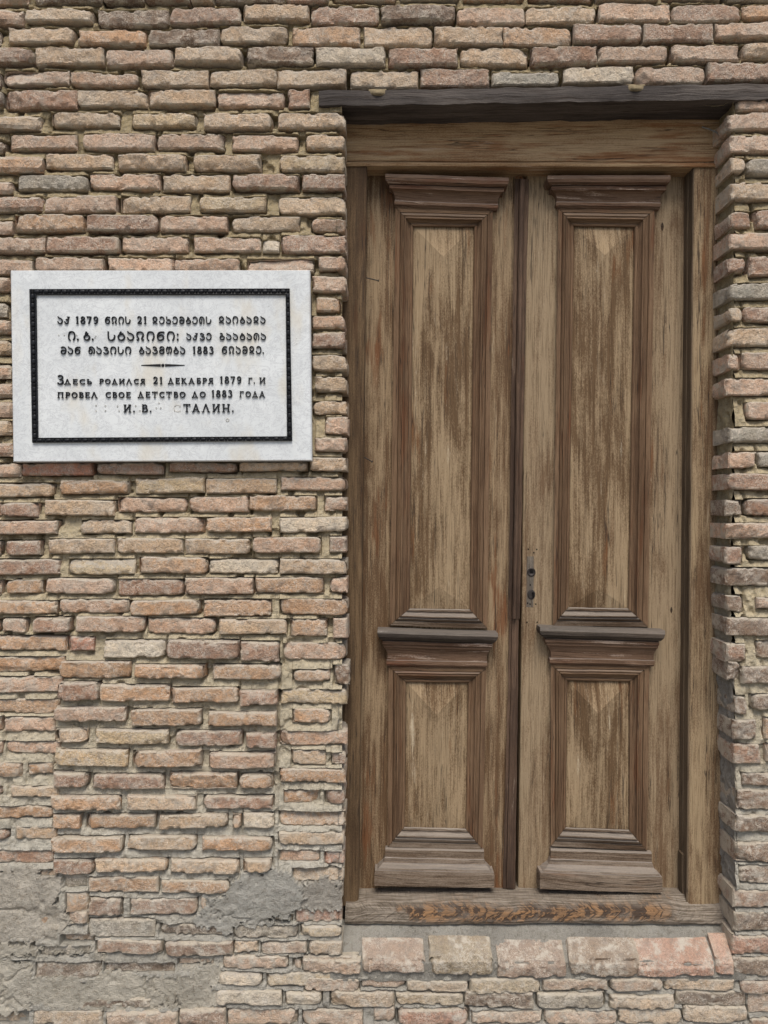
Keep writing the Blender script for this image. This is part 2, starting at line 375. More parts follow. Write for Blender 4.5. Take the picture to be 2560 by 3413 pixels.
ROWS.append((0, 880, .7113, '''
-280 48 60 130 p;60 390 60 130 r;400 730 60 130 r;740 1070 60 130 r;1080 1400 60 130 r;1462 1625 55 136 p
-300 30 176 250 g;60 300 160 230 r;310 640 160 230 r;650 980 160 230 r;990 1440 160 230 r;1482 1600 158 230 o
-280 48 265 330 p;60 390 250 320 r;400 730 250 320 r;740 1070 250 320 r;1080 1400 250 320 r;1460 1618 240 306 p
-280 46 360 430 t;60 390 340 410 r;400 730 340 410 r;740 1070 340 410 r;1080 1400 340 410 r;1460 1618 320 396 r
-280 48 465 535 p;60 390 440 510 r;400 730 440 510 r;740 1070 440 510 r;1080 1400 440 510 r;1460 1628 425 506 t
-280 55 560 630 p;60 390 540 610 r;400 730 540 610 r;740 1070 540 610 r;1080 1400 540 610 r;1478 1625 525 600 t
-280 55 645 720 p;60 390 640 710 r;400 730 640 710 r;740 1070 640 710 r;1080 1400 640 710 r;1462 1628 638 706 t
-280 55 735 806 t;60 390 730 800 r;400 730 730 800 r;740 1070 730 800 r;1080 1400 730 800 r;1525 1632 712 800 p
-280 58 840 905 r;60 390 830 900 r;400 730 830 900 r;740 1070 830 900 r;1080 1400 830 900 r;1475 1625 815 882 p'''))
ROWS.append((0, 1500, .7113, '''
-220 90 60 125 p;102 432 58 121 s;448 768 58 116 r;788 1105 56 106 r;1125 1440 54 100 t;1455 1625 34 100 t
-90 243 155 220 t;277 603 144 210 o;635 958 130 203 y;968 1293 134 206 t;1315 1625 124 190 p
-150 0 245 310 r;6 176 245 310 r;205 533 235 306 t;543 876 222 292 p;882 1163 218 296 p;1167 1486 216 287 o;1520 1625 216 286 p
-70 270 332 396 p;375 610 330 392 t;624 955 316 390 p;959 1270 315 386 o;1310 1628 315 386 w
-160 0 425 490 d;20 188 425 492 r;222 534 418 488 t;540 855 415 486 t;861 1170 415 488 t;1181 1502 410 484 p;1544 1622 405 479 r
-60 278 514 586 r;315 630 511 584 y;650 970 504 580 o;976 1300 512 578 w;1312 1625 512 582 t
-150 0 610 680 p;22 192 610 674 o;212 538 600 674 p;548 858 603 684 r;862 1187 600 677 p;1193 1515 600 673 o;1545 1628 600 670 p
-80 264 705 767 o;276 600 700 764 p;612 932 704 773 o;950 1268 703 780 o;1310 1630 700 774 o
-120 -8 795 855 p;5 118 790 856 p;156 330 784 852 r;358 675 780 852 p;686 1005 790 863 p;1027 1340 795 866 t;1358 1530 795 874 o;1562 1630 790 886 p
-50 305 872 940 o;318 440 874 940 s;489 774 890 972 w;780 1122 890 976 r;1126 1308 898 986 r;1325 1620 906 986 p
-50 300 970 1043 o;273 615 990 1069 o;636 962 1005 1069 o;997 1315 1005 1072 om;1372 1545 1030 1086 o;1558 1635 1010 1105 d
-50 288 1065 1137 p;270 468 1085 1170 r;472 795 1098 1174 o;804 1120 1112 1183 o;1123 1300 1125 1196 r;1313 1625 1122 1193 y'''))
ROWS.append((0, 2350, .7113, '''
-60 272 -25 48 o;256 590 9 76 p;619 945 20 96 o;976 1297 30 97 o;1366 1548 22 88 o
-120 -2 60 128 p;12 252 60 129 p;256 414 110 174 t;450 790 112 180 y;822 1135 118 190 r;1152 1293 130 197 r;1305 1625 124 192 p
-60 5 172 230 p;16 275 172 230 p;258 600 204 282 y;622 945 212 286 o;976 1290 220 292 p;1361 1525 216 286 t;1553 1620 226 282 r
-150 100 272 336 o;126 245 274 331 o;253 412 315 382 r;431 768 322 391 r;797 1110 315 388 o;1126 1278 320 386 o;1311 1620 302 366 o
-150 8 380 430 p;46 272 380 433 t;241 568 422 486 o;604 920 420 486 t;951 1278 425 486 r;1326 1500 402 466 o;1520 1618 400 469 r
-90 242 478 536 o;244 378 512 573 o;396 728 512 578 o;750 1065 510 575 t;1089 1130 512 578 o;1142 1284 505 573 w;1303 1620 505 571 o
-150 38 585 633 r;66 265 575 635 t;244 577 615 684 o;600 920 612 676 t;948 1278 617 680 o;1304 1615 597 658 t
-90 248 688 750 r;249 438 722 792 r;446 784 720 783 t;800 1120 722 786 t;1142 1272 720 780 t;1304 1498 688 742 p;1517 1612 690 752 s
-100 150 780 840 gm;165 262 776 812 om;280 400 800 870 gm;414 743 808 879 o;753 1075 818 879 o;1366 1610 770 834 t;1205 1276 785 850 sm
-100 270 880 950 gm;304 410 880 978 o;412 570 905 986 r;606 922 908 987 r;941 970 895 962 o;1155 1267 882 948 wm;1290 1480 860 930 gm;1420 1606 846 920 dm
-100 270 985 1040 om;298 408 970 1030 p;412 722 1006 1090 g;738 1085 1030 1086 d;1091 1396 1040 1100 g;1406 1600 1036 1086 y;1120 1370 985 1024 ym;1382 1602 958 1026 sm
-100 160 1110 1180 gm;180 420 1130 1180 gm;285 440 1080 1122 om;446 764 1102 1167 r;768 1090 1110 1177 r;1096 1210 1110 1170 t;1220 1435 1112 1172 p;1446 1605 1108 1174 t
-100 140 1200 1280 wm;160 470 1205 1282 dm;482 815 1210 1262 dm;830 1000 1190 1228 pm;1042 1350 1178 1242 p;1370 1408 1195 1240 p;1418 1690 1190 1256 p
-60 250 1300 1380 gm;260 640 1300 1375 gm;650 990 1300 1370 gm;1016 1225 1256 1316 w;1250 1560 1260 1324 y
-100 60 1330 1400 pm;300 700 1380 1425 dm;710 1000 1360 1420 gm;1010 1322 1338 1407 w;1336 1508 1348 1411 w;1546 1850 1344 1420 t
-120 130 1438 1510 tm;152 480 1432 1504 t;500 832 1440 1506 p;838 1055 1424 1508 r;1060 1395 1426 1508 p;1416 1700 1430 1508 p'''))
ROWS.append((1100, 2700, .880, '''
-100 112 640 690 p;120 285 640 680 p;292 520 648 690 t;528 795 634 692 y;806 1050 640 686 p;1060 1260 638 686 p;1268 1535 638 686 t;1556 1800 648 698 r
250 505 694 740 y;509 770 690 750 d;786 1044 694 753 g;1060 1308 700 753 t;1313 1580 690 746 d;1590 1830 698 772 p
165 248 754 812 p;257 525 754 814 s;536 804 760 814 p;815 1090 760 814 p;1096 1335 756 814 t;1341 1585 744 806 t;1592 1830 790 840 r'''))
RIGHT = [(2160, 400, .678, '''
440 760 -105 -42 p
398 720 -40 56 p
405 720 74 166 p
408 481 184 266 t;488 720 188 276 g
412 720 304 402 t
408 513 444 536 r;530 720 440 536 r
402 720 555 641 p
402 490 670 756 r;501 720 670 776 r
400 720 800 886 g
402 468 917 996 t;472 720 916 996 r
400 720 1020 1116 t
398 465 1147 1236 p;473 720 1144 1232 p
395 720 1265 1356 p
491 720 1384 1476 p
400 720 1510 1592 g
395 531 1630 1712 p;546 720 1625 1706 g
395 720 1740 1822 r
388 472 1867 1946 d;486 720 1864 1946 r
385 720 1980 2056 p
378 470 2098 2182 r;501 720 2095 2166 g'''), (2160, 1800, .678, '''
388 720 138 226 o
388 480 274 356 r;536 720 284 342 p
393 720 384 471 o
385 482 508 602 r;536 720 494 577 d
396 452 596 692 d;461 720 624 706 t
422 486 768 856 o;506 720 758 832 w
420 531 884 981 o;576 720 870 980 o
422 560 1004 1101 r;585 720 1000 1090 p
470 720 1146 1208 r
436 720 1234 1326 o
426 720 1354 1436 r
432 720 1488 1586 y
456 720 1604 1692 r
422 720 1724 1812 r
430 720 1834 1936 y
420 720 1948 2046 s
420 720 2054 2142 d''')]

rng = random.Random(7)
BR = []      # x0,x1,z0,z1,yfront,depthL,depth,rough,colour,haze,slope
def src_depth(px, py):
    y = rng.uniform(-.007, .006)
    if 178 < px < 925 and 2160 < py < 2905: y -= .010
    if px > 925 and 2130 < py < 2950 and px < 1200: y += .006
    if px < 178 and py > 2180: y += .006
    return y
def add(px0, px1, py0, py1, code, dl=.045, corner=False, slope=0.0, y=None):
    c = code[0]; m = 'm' in code
    col = PALB[c]; j = rng.uniform(.86, 1.1); h = rng.uniform(-.035, .035)
    lin = s2l(*col); j *= 1.08; lin = (lin[0]*j*(1+h), lin[1]*j, lin[2]*j*(1-h))
    gk = .16+.30*min(1, max(0, ((py0+py1)/2-2850)/200))+.12*min(1, max(0, (1000-(py0+py1)/2)/500)); gl = .3*lin[0]+.5*lin[1]+.2*lin[2]
    lin = tuple(lerp(v, gl*f, gk) for v, f in zip(lin, (1.08, 1.0, .84)))
    cy = (py0+py1)/2
    if cy < 1900 and slope == 0: py1 = py0+(py1-py0)*float(np.interp(cy, [500, 900, 1500, 1900], [.87, .89, .95, 1.0]))
    haze = .28+.35*min(1, max(0, (cy-1500)/1500))+(.4 if m else 0)
    if cy > 2900: haze += .25
    yy = src_depth((px0+px1)/2, cy) if y is None else y
    if m: yy += .010
    BR.append(((px0-1280)/S, (px1-1280)/S, ZC+(1706.5-py1)/S, ZC+(1706.5-py0)/S, yy, dl, 2.6 if c in 'dRYD' else (1.5 if c in 'or' and rng.random() < .3 else 1.0), lin, haze, slope, c))
XMIN, XMAX = -560, 3120
def auto(px0, px1, py0, py1, ext=True):
    """bricks beyond the frame continue the course"""
    x = px0
    while x < px1-40:
        L = min(rng.uniform(205, 240), px1-x)
        add(x, x+L-12, py0+rng.uniform(-3, 3), py1+rng.uniform(-3, 3), rng.choice('ttpprog'))
        x += L
for X0, Y0, k, txt in ROWS:
    for line in txt.strip().split('\n'):
        bl = []
        for b in line.split(';'):
            a = b.split(); x0, x1, y0, y1 = [float(q)*k for q in a[:4]]
            bl.append((X0+x0, X0+x1, Y0+y0, Y0+y1, a[4]))
        for b in bl:
            atdoor = 1140 < b[1] < 1175 and b[2] > 330 and b[3] < 3190
            add(*b, dl=.12 if atdoor else .05)
        l = min(bl, key=lambda q: q[0]); r = max(bl, key=lambda q: q[1])
        if l[0] < 200: auto(XMIN, l[0]-8, l[2], l[3])
        if r[1] > 2450: auto(r[1]+10, XMAX, r[2], r[3])
for X0, Y0, k, txt in RIGHT:
    for line in txt.strip().split('\n'):
        for i, b in enumerate(line.split(';')):
            a = b.split(); x0, x1, y0, y1 = [float(q)*k for q in a[:4]]
            add(X0+x0, X0+x1, Y0+y0, Y0+y1, a[4] if Y0 < 1000 or rng.random() < .5 else 'd', dl=.135 if i == 0 else .06)
            last = (X0+x1, Y0+y0, Y0+y1)
        auto(last[0]+10, XMAX, last[1], last[2])
for y in np.arange(-115, -895, -70): auto(XMIN+rng.uniform(0, 110), XMAX, y, y+58)
for y in (-45,): auto(1110, XMAX, y-10, y+46)
for y in (3432, 3494): auto(XMIN+rng.uniform(0, 110), XMAX, y, y+50)
# header course under the door sill: tops slope up to the mortar bed
for a, b, t, e, c in ((120, 365, 574, 615, 'R'), (375, 620, 566, 622, 'Y'), (635, 895, 583, 632, 'R'), (905, 1172, 572, 626, 'D'), (1162, 1455, 588, 626, 's'), (1460, 1527, 570, 618, 's')):
    add(1100+a*.88, 1100+b*.88, 2700+t*.88, 2700+e*.88, c, dl=.06, slope=(.84 if c == 's' else .66), y=-.008)
add(1010, 1195, 3190, 3245, 'p')

def build_bricks(parent):
    Vs, Fs, meta = [], [], []
    n0 = 0
    for bi, (x0, x1, z0, z1, yf, dep, rough, lin, haze, slope, c) in enumerate(BR):
        L, H = x1-x0, z1-z0
        inview = -1.2 < x0 and x1 < 1.45 and z1 > ZC-1.62 and z0 < ZC+1.6
        step = .0034 if inview else .010
        nu, nv = max(5, int(L/step)), max(4, int(H/step)); ns = max(3, int(dep/(.009 if inview else .03)))
        U, Vv = np.meshgrid(np.linspace(0, L, nu+1), np.linspace(0, H, nv+1))
        fr = np.stack([U.ravel(), Vv.ravel(), np.zeros(U.size)], 1)
        idx = np.arange(U.size).reshape(nv+1, nu+1)
        pts, fac = [fr], [np.stack([idx[:-1, :-1], idx[:-1, 1:], idx[1:, 1:], idx[1:, :-1]], -1).reshape(-1, 4)]
        cnt = U.size
        ss = np.linspace(.012, dep, ns)
        for edge in (idx[-1, ::-1], idx[0, :], idx[:, 0][::-1], idx[:, -1]):
            e = fr[edge]; m = len(edge)
            st = np.repeat(e[None], ns, 0).copy(); st[:, :, 2] = ss[:, None]
            si = cnt+np.arange(ns*m).reshape(ns, m)
            full = np.vstack([edge[None], si])
            # winding: outward
            fac.append(np.stack([full[:-1, 1:], full[:-1, :-1], full[1:, :-1], full[1:, 1:]], -1).reshape(-1, 4))
            pts.append(st.reshape(-1, 3)); cnt += ns*m
        p = np.vstack(pts); Vs.append(p); Fs.append(np.vstack(fac)+n0); n0 += cnt
        r = rng.uniform(.003, .0065)
        meta.append((bi, cnt, x0, z0, yf, L, H, rough, r, slope, rng.uniform(-.014, .014), rng.uniform(-.02, .02), rng.uniform(-.03, .03), *lin, rng.random(), rng.random(), (rng.uniform(.6, 1) if slope == 0 else .2), min(1, haze), *[q for _ in range(3) for q in (rng.uniform(0, 6.283), rng.choice((.0, .006, .010, .016, .024))*rng.random(), rng.uniform(.35, 1.3))]))
    p = np.vstack(Vs); F = np.vstack(Fs)
    cnts = [m[1] for m in meta]
    A = np.repeat(np.array(meta), cnts, 0)
    x0, z0, yf, L, H, rough, r, slope, rot, yaw, pit = [A[:, i] for i in range(2, 13)]
    u, v, s = p[:, 0], p[:, 1], p[:, 2]
    eu = np.minimum(u, L-u); ev = np.minimum(v, H-v)
    ff = s < 1e-9
    wp = np.stack([x0+u, s+A[:, 0]*3.71, z0+v], 1)      # decorrelated between bricks
    rr = r*(.6+.9*vnoise(wp, 30, 1))
    rnd = lambda e: rr*(1-np.sqrt(np.clip(1-np.clip(1-e/rr, 0, 1)**2, 0, 1)))
    push = np.maximum(rnd(eu), rnd(ev))*ff
    em = np.minimum(eu, ev)
    chip = sstep(.50, .68, .6*vnoise(wp, 30, 2)+.4*vnoise(wp, 85, 12))*np.exp(-em/.007)*.009
    corner = sstep(.45, .75, vnoise(wp, 13, 9))*np.exp(-(eu+ev)/.009)*.016
    face = .0016*rough*sn(wp, 20, 3)+.0010*rough*sn(wp, 65, 4)+.0008*sn(wp, 160, 5)
    facet = np.zeros(len(u))
    for k in range(3):
        th, wd, slp = A[:, 20+3*k], A[:, 21+3*k], A[:, 22+3*k]
        ct, st_ = np.cos(th), np.sin(th)*.35
        dc = (u-L/2)*ct+(v-H/2)*st_-(L/2*np.abs(ct)+H/2*np.abs(st_)-wd)
        facet = facet+np.clip(dc+.0025*sn(wp, 70, 60+k), 0, None)*slp
    y = yf + s + ff*(push+chip+corner+face+facet) + (u-L/2)*yaw + (v-H/2)*pit
    fade = np.clip(1-s/.05, .25, 1)
    dx = (.0026*sn(wp, 14, 6)+.0013*sn(wp, 60, 7)+.0007*sn(wp, 140, 14))*fade*np.sqrt(rough)
    dz = (.0026*sn(wp, 9, 8)+.0011*sn(wp, 48, 10)+.0007*sn(wp, 130, 13))*fade*np.sqrt(rough)
    # broken arrises pull the outline in as well
    pull = chip*.15+corner*.4
    dx -= np.where(u > L/2, 1, -1)*pull*(eu < .004); dz -= np.where(v > H/2, 1, -1)*pull*(ev < .004)
    x = x0+u+dx-(v-H/2)*rot; z = z0+v+dz+(u-L/2)*rot + slope*s*(v/H)
    V = np.stack([x, y, z], 1)
    tint = np.concatenate([A[:, 13:16], np.where(slope > 0, np.clip(.55+.45*np.minimum(eu, L)/.02, 0, 1), np.clip(em/.011, 0, 1)*ff)[:, None]], 1); rnda = A[:, 16:20]
    return mesh_np('brickwork', V, F, M_BRICK, parent, {'tint': tint, 'rnd': rnda}, smooth=False)

# -- mortar: a relief between the bricks, with the later cement repairs
CEM = [  # polygon in (x, y) of the crop, height (m, towards viewer), colour
    ([(-900, 775), (60, 765), (150, 752), (262, 800), (300, 890), (296, 1010), (285, 1105), (180, 1120), (-900, 1130)], .002, (186, 178, 164)),
    ([(-900, 1135), (170, 1125), (440, 1130), (480, 1195), (150, 1190), (-900, 1190)], -.001, (178, 171, 156)),
    ([(-900, 1195), (140, 1195), (170, 1262), (800, 1262), (1000, 1200), (1040, 1240), (1000, 1330), (1010, 1395), (940, 1420), (500, 1432), (140, 1425), (60, 1470), (-900, 1480)], .003, (188, 181, 166)),
    ([(1040, 870), (1090, 800), (1190, 785), (1370, 780), (1400, 840), (1480, 850), (1600, 920), (1595, 960), (1380, 975), (1370, 1020), (1120, 1030), (1080, 1075), (1010, 1060), (920, 1010), (965, 890)], -.003, (172, 169, 160)),
    ([(1420, 832), (1606, 838), (1606, 950), (1400, 960)], .003, (160, 154, 144)),
]
def build_mortar(parent):
    st = .0042
    xs = np.arange((XMIN-1280)/S, (XMAX-1280)/S, st); zs = np.arange(.0, ZC+(1706.5+900)/S, st)
    nx, nz = len(xs), len(zs)
    X, Z = np.meshgrid(xs, zs)
    mask = np.zeros((nz, nx), bool)
    for b in BR:
        i0, i1 = np.searchsorted(xs, (b[0], b[1])); j0, j1 = np.searchsorted(zs, (b[2], b[3]))
        mask[j0:j1, i0:i1] = True
    up = np.zeros((nz, nx)); dn = np.zeros((nz, nx))
    run = np.full(nx, .03)
    for j in range(nz):
        run = np.where(mask[j], 0, run+st); dn[j] = run
    run = np.full(nx, .03)
    for j in range(nz-1, -1, -1):
        run = np.where(mask[j], 0, run+st); up[j] = run
    fr = dn/np.maximum(dn+up, 1e-6)
    py = 1706.5-(Z-ZC)*S; px = 1280+X*S
    p3 = np.stack([X.ravel(), np.zeros(X.size), Z.ravel()], 1)
    n1 = sn(p3, 16, 21).reshape(nz, nx); n2 = sn(p3, 48, 22).reshape(nz, nx); n3 = sn(p3, 130, 23).reshape(nz, nx)
    n4 = vnoise(p3, 34, 24).reshape(nz, nx); n5 = sn(p3, 6, 25).reshape(nz, nx)
    base = np.interp(py, [0, 900, 1300, 1900, 2500, 2900, 3400], [.023, .023, .022, .020, .014, .009, .006])
    lf = np.zeros((nz, nx)); rg = np.zeros((nz, nx)); run = np.full(nz, .05)
    for i in range(nx):
        run = np.where(mask[:, i], 0, run+st); lf[:, i] = run
    run = np.full(nz, .05)
    for i in range(nx-1, -1, -1):
        run = np.where(mask[:, i], 0, run+st); rg[:, i] = run
    head = sstep(.034, .018, lf+rg)*sstep(.36, .55, vnoise(p3, 9, 26).reshape(nz, nx))*np.interp(py, [0, 1500, 2300, 2800], [1, .85, .6, .25])
    H = base*(.30+.95*np.clip(fr, 0, 1)**1.5)+.030*head+.0045*n1+.0040*n2+.0026*n3
    thin = (dn+up < .022)
    H = H + sstep(.70, .82, n4)*np.where(thin, .03, .016)*np.interp(py, [0, 2200, 2800], [1, .8, .3])
    H = np.where(mask, np.maximum(H, .012)+.012, H)
    rgb = np.zeros((nz, nx, 3))
    ks = [0, 900, 1500, 2100, 2500, 2800, 3100, 3413]
    cols = np.array([s2l(*c) for c in ((170, 152, 114), (180, 162, 125), (197, 180, 145), (203, 188, 156), (204, 193, 169), (202, 196, 181), (182, 177, 165), (172, 168, 158))])
    for c in range(3): rgb[..., c] = np.interp(py+60*n5+40*n1, ks, cols[:, c])
    wob = 10*n1+7*n2+3*n3
    CX, CY = px/.7113, (py-2350)/.7113
    for poly, hgt, col in CEM:
        q = np.array(poly, float); sd = np.full(px.shape, 1e9); ins = np.zeros(px.shape, bool)
        for a, b in zip(q, np.roll(q, -1, 0)):
            e = b-a; t = np.clip(((CX-a[0])*e[0]+(CY-a[1])*e[1])/(e@e), 0, 1)
            sd = np.minimum(sd, np.hypot(CX-a[0]-t*e[0], CY-a[1]-t*e[1]))
            c = ((a[1] > CY) != (b[1] > CY)) & (CX < (b[0]-a[0])*(CY-a[1])/((b[1]-a[1]) if b[1] != a[1] else 1e-9)+a[0]); ins ^= c
        d = np.where(ins, sd, -sd)+wob*3.0
        d = d+8*n4+14*n3-6; k = sstep(-2, 5, d)
        plane = hgt + .0060*n5+.0030*n1+.0020*n2+.0013*n3 + .005*np.exp(-(sn(p3+.02*np.stack([n2.ravel()]*3, 1), 7, 71).reshape(nz, nx)/.035)**2)
        H = lerp(H, plane, k)
        cl = np.array(s2l(*col))
        rgb = lerp(rgb, cl[None, None]*(1+.14*n1+.16*n5+.10*n2)[..., None], k[..., None])
    keep = ~((px > 1144) & (px < 2450) & (py > 338) & (py < 3212))
    rgba = np.concatenate([rgb, np.ones((nz, nx, 1))], -1).reshape(-1, 4)
    V = np.stack([X.ravel(), H.ravel(), Z.ravel()], 1)
    idx = np.arange(nx*nz).reshape(nz, nx)
    F = np.stack([idx[:-1, :-1], idx[:-1, 1:], idx[1:, 1:], idx[1:, :-1]], -1)
    kf = keep[:-1, :-1] & keep[:-1, 1:] & keep[1:, 1:] & keep[1:, :-1]
    F = F[kf]
    used = np.zeros(nx*nz, bool); used[F.ravel()] = True; remap = np.cumsum(used)-1
    V, rgba, F = V[used], rgba[used], remap[F]
    # reveals (both sides of the doorway) and the mortar bed under the sill
    def sheet(fn, nu, nv):
        nonlocal V, rgba, F
        a, b = np.meshgrid(np.linspace(0, 1, nu), np.linspace(0, 1, nv)); q, colr = fn(a.ravel(), b.ravel())
        i = np.arange(nu*nv).reshape(nv, nu)+len(V)
        V = np.vstack([V, q]); rgba = np.vstack([rgba, np.concatenate([colr, np.ones((len(q), 1))], 1)])
        F = np.vstack([F, np.stack([i[:-1, :-1], i[:-1, 1:], i[1:, 1:], i[1:, :-1]], -1).reshape(-1, 4)])
    def tintz(z):
        yy = 1706.5-(z-ZC)*S
        return np.stack([np.interp(yy, [0, 900, 1500, 2000, 2300, 2700, 3200], [s2l(*c)[k] for c in ((150, 134, 98), (165, 149, 112), (172, 158, 124), (168, 158, 132), (150, 146, 138), (160, 155, 146), (150, 147, 140))]) for k in range(3)], 1)
    def rv(sgn):
        def fn(a, b):
            z = .27+b*(ZC+1.21-.27); y = .006+a*.22
            yy = 1706.5-(z-ZC)*S
            xc = (np.interp(yy, [300, 1000, 2000, 2500, 3200], [2438, 2434, 2428, 2448, 2458])-1280)/S if sgn > 0 else np.full_like(z, (1160-1280)/S)
            q = np.stack([xc, y, z], 1)
            q[:, 0] += sgn*((.013 if sgn > 0 else .034)+.004*sn(q, 40, 41)+.003*sn(q, 90, 42))
            q[:, 0] -= sgn*np.interp(yy, [0, 1800, 2100], [0, 0, .007])
            return q, tintz(z)
        return fn
    sheet(rv(1), 44, 560); sheet(rv(-1), 30, 400)
    def bed(a, b):
        x = (1100-1280)/S+a*(2490-1100)/S; bb = np.clip(b/.75, 0, 1); y = .10-bb*.097
        z = ZC-1.249-bb*.068-np.clip((b-.75)/.25, 0, 1)*.05
        q = np.stack([x, y, z], 1); q[:, 2] += -.002+.009*(1-b)+.0035*sn(q, 17, 51)+.0035*sn(q, 60, 52)+.0015*sn(q, 140, 54)
        return q, np.tile(np.array(s2l(150, 146, 137))[None], (len(q), 1))*(1+.25*sn(q, 9, 53))[:, None]
    sheet(bed, 330, 44)
    return mesh_np('mortar', V, F, M_MORT, parent, {'tint': rgba}, smooth=False)

wall = empty('brick_wall', (0, .2, 0), 'old wall of thin worn bricks in tan mortar, patched with grey cement', 'wall')
build_bricks(wall); build_mortar(wall)
m = MB()      # solid core behind the face, with the doorway left open
xa, xb = (XMIN-1280)/S, (XMAX-1280)/S; ztop = ZC+(1706.5+895)/S
zl = ZC+(1706.5-335)/S
for x0_, x1_, y0_, y1_, z0_, z1_ in ((xa, -.14, .05, .45, 0, ztop), (1.055, xb, .05, .45, 0, ztop), (-.138, 1.053, .16, .45, zl+.02, ztop), (-.138, 1.053, .12, .45, 0, .30), (-.138, 1.053, .28, .45, .302, zl+.018)):
    m.prism([(x0_, z0_), (x1_, z0_), (x1_, z1_), (x0_, z1_)], y0_, y1_)
m.build('wall_core', mat_plain('rubble_core', (.3, .26, .2), .95, 0, .4, 20), wall)
# lintel beam over the door
E = lambda x, y, d=0.0: P(1000+x*.9403, y*.9403, d)
m = MB(); n = 60
bx = np.linspace(66, 2250, n)
ft = [E(x, lerp(322, 296, (x-67)/1592)+2*math.sin(x*.031)+1.2*math.sin(x*.11), -.004) for x in bx]
fb = [E(x, lerp(375, 350, (x-67)/1592)+1.6*math.sin(x*.023+2)+1.3*math.sin(x*.09), -.004) for x in bx]
midr = [tuple(lerp(np.array(a), np.array(b), .5)+np.array((0, -.002, 0))) for a, b in zip(ft, fb)]
bk = [(a[0], .16, a[2]+.004) for a in fb]; tb = [(a[0], .16, a[2]) for a in ft]
m.grid([tb, ft, midr, fb, bk]); m.face([tb[0], bk[0], fb[0], midr[0], ft[0]])
m.build('lintel_beam', W_BEAM, wall, jit=.0016)
# cut nail notches in the beam filled with mortar
for a, b in ((242, 306), (1156, 1222)):
    yt = lerp(322, 296, (a-67)/1592)
    V = []; F = []; nn = 10
    g = MB(); rows = []
    for j in range(nn):
        rows.append([E(lerp(a, b, i/(nn-1)), yt-5+25*j/(nn-1), -.002-.011*max(0, math.sin(math.pi*i/(nn-1))*math.sin(math.pi*min(1, j/(nn-1)*.95+.05)))) for i in range(nn)])
    g.grid(rows); g.build('mortar_lump', mat_plain('lump_mortar', s2l(138, 124, 98), .95), wall, smooth=True, jit=.0025)

# ------------------------------------------------------------------ door
DF, DL = .105, .165
I = lambda x, y, d: P(1120+x*.7957, 340+y*.7957, d)
J = lambda x, y, d: P(1120+x*.7957, 1240+y*.7957, d)
K = lambda x, y, d: P(1120+x*.7957, 2050+y*.7957, d)
F_ = lambda x, y, d: P(1100+x*.88, 2700+y*.88, d)
door = empty('double_door', (0.45, .15, ZC-1.24), 'weathered brown wooden double door with carved panels in a deep frame', 'door')
def xz(p): return (p[0], p[2])
def strip_v(m, tl, tr, br, bl, d0, d1, n=40, bev=.004):
    """upright board: front face grid plus side faces, grain vertical"""
    T = np.linspace(0, 1, n)
    a = [lerp(np.array(tl), np.array(bl), t) for t in T]; b = [lerp(np.array(tr), np.array(br), t) for t in T]
    rows = []
    for p, q in zip(a, b):
        w_ = np.array((bev, 0, 0)); f = np.array((0, bev, 0)); back = np.array((0, d1-d0, 0))
        rows.append([p+back, p+f, p+w_, q-w_, q+f, q+back])
    m.grid([[tuple(x) for x in r] for r in rows], vert=True)
    m.face([rows[0][k] for k in (0, 1, 2, 3, 4, 5)][::-1]); m.face([rows[-1][k] for k in range(6)])

# frame: two jambs, a head with a bead
fr = bpy.data.objects.new('door_frame', None); COL.objects.link(fr); fr.parent = door
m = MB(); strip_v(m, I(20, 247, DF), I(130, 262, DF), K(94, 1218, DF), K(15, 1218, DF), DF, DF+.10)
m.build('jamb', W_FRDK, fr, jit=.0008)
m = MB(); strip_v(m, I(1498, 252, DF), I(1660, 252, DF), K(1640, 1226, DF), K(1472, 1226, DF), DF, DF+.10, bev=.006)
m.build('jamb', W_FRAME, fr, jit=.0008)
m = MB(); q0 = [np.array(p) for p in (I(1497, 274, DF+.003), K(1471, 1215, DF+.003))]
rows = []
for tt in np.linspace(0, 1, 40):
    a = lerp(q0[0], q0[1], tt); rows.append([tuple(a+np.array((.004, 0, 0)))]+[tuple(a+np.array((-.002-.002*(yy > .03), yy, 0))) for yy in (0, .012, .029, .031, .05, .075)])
m.grid(rows, vert=True); m.build('jamb_reveal_shade', W_SHADED, fr, jit=.0006)  # added thin sheet: the inner reveal's shade painted in as darker wood
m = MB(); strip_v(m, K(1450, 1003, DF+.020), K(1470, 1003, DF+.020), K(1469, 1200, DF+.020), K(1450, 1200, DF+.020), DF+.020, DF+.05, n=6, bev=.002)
m.build('patch_board', W_SHADED, fr)
m = MB(); n = 50
hx = np.linspace(15, 1660, n)
prof = [(60, DF+.10), (70, DF), (150, DF-.001), (235, DF-.001), (246, DF), (249, DF+.004), (252, DF-.002), (259, DF-.007), (267, DF-.005), (272, DF+.003)]
rows = [[I(x, y+4*x/1600, d) for x in hx] for y, d in prof]
rows.append([(p[0], DL+.03, p[2]-.001) for p in rows[-1]])
m.grid(rows); m.build('head_rail', W_HEAD, fr, jit=.0008)
for (a, b) in (((126, 736), (176, 748)), ((118, 1131+357-0, ), (150, 1131+375))):
    p0 = np.array(I(a[0], a[1], DF+.012)); p1 = np.array(I(b[0], b[1], DF+.004))
    m = MB(); m.tube(p0, p1, .0017, .0016); m.tube(p1, p1+(p1-p0)/np.linalg.norm(p1-p0)*.002, .0034, .0034)
    m.build('bent_nail', M_IRON, fr)

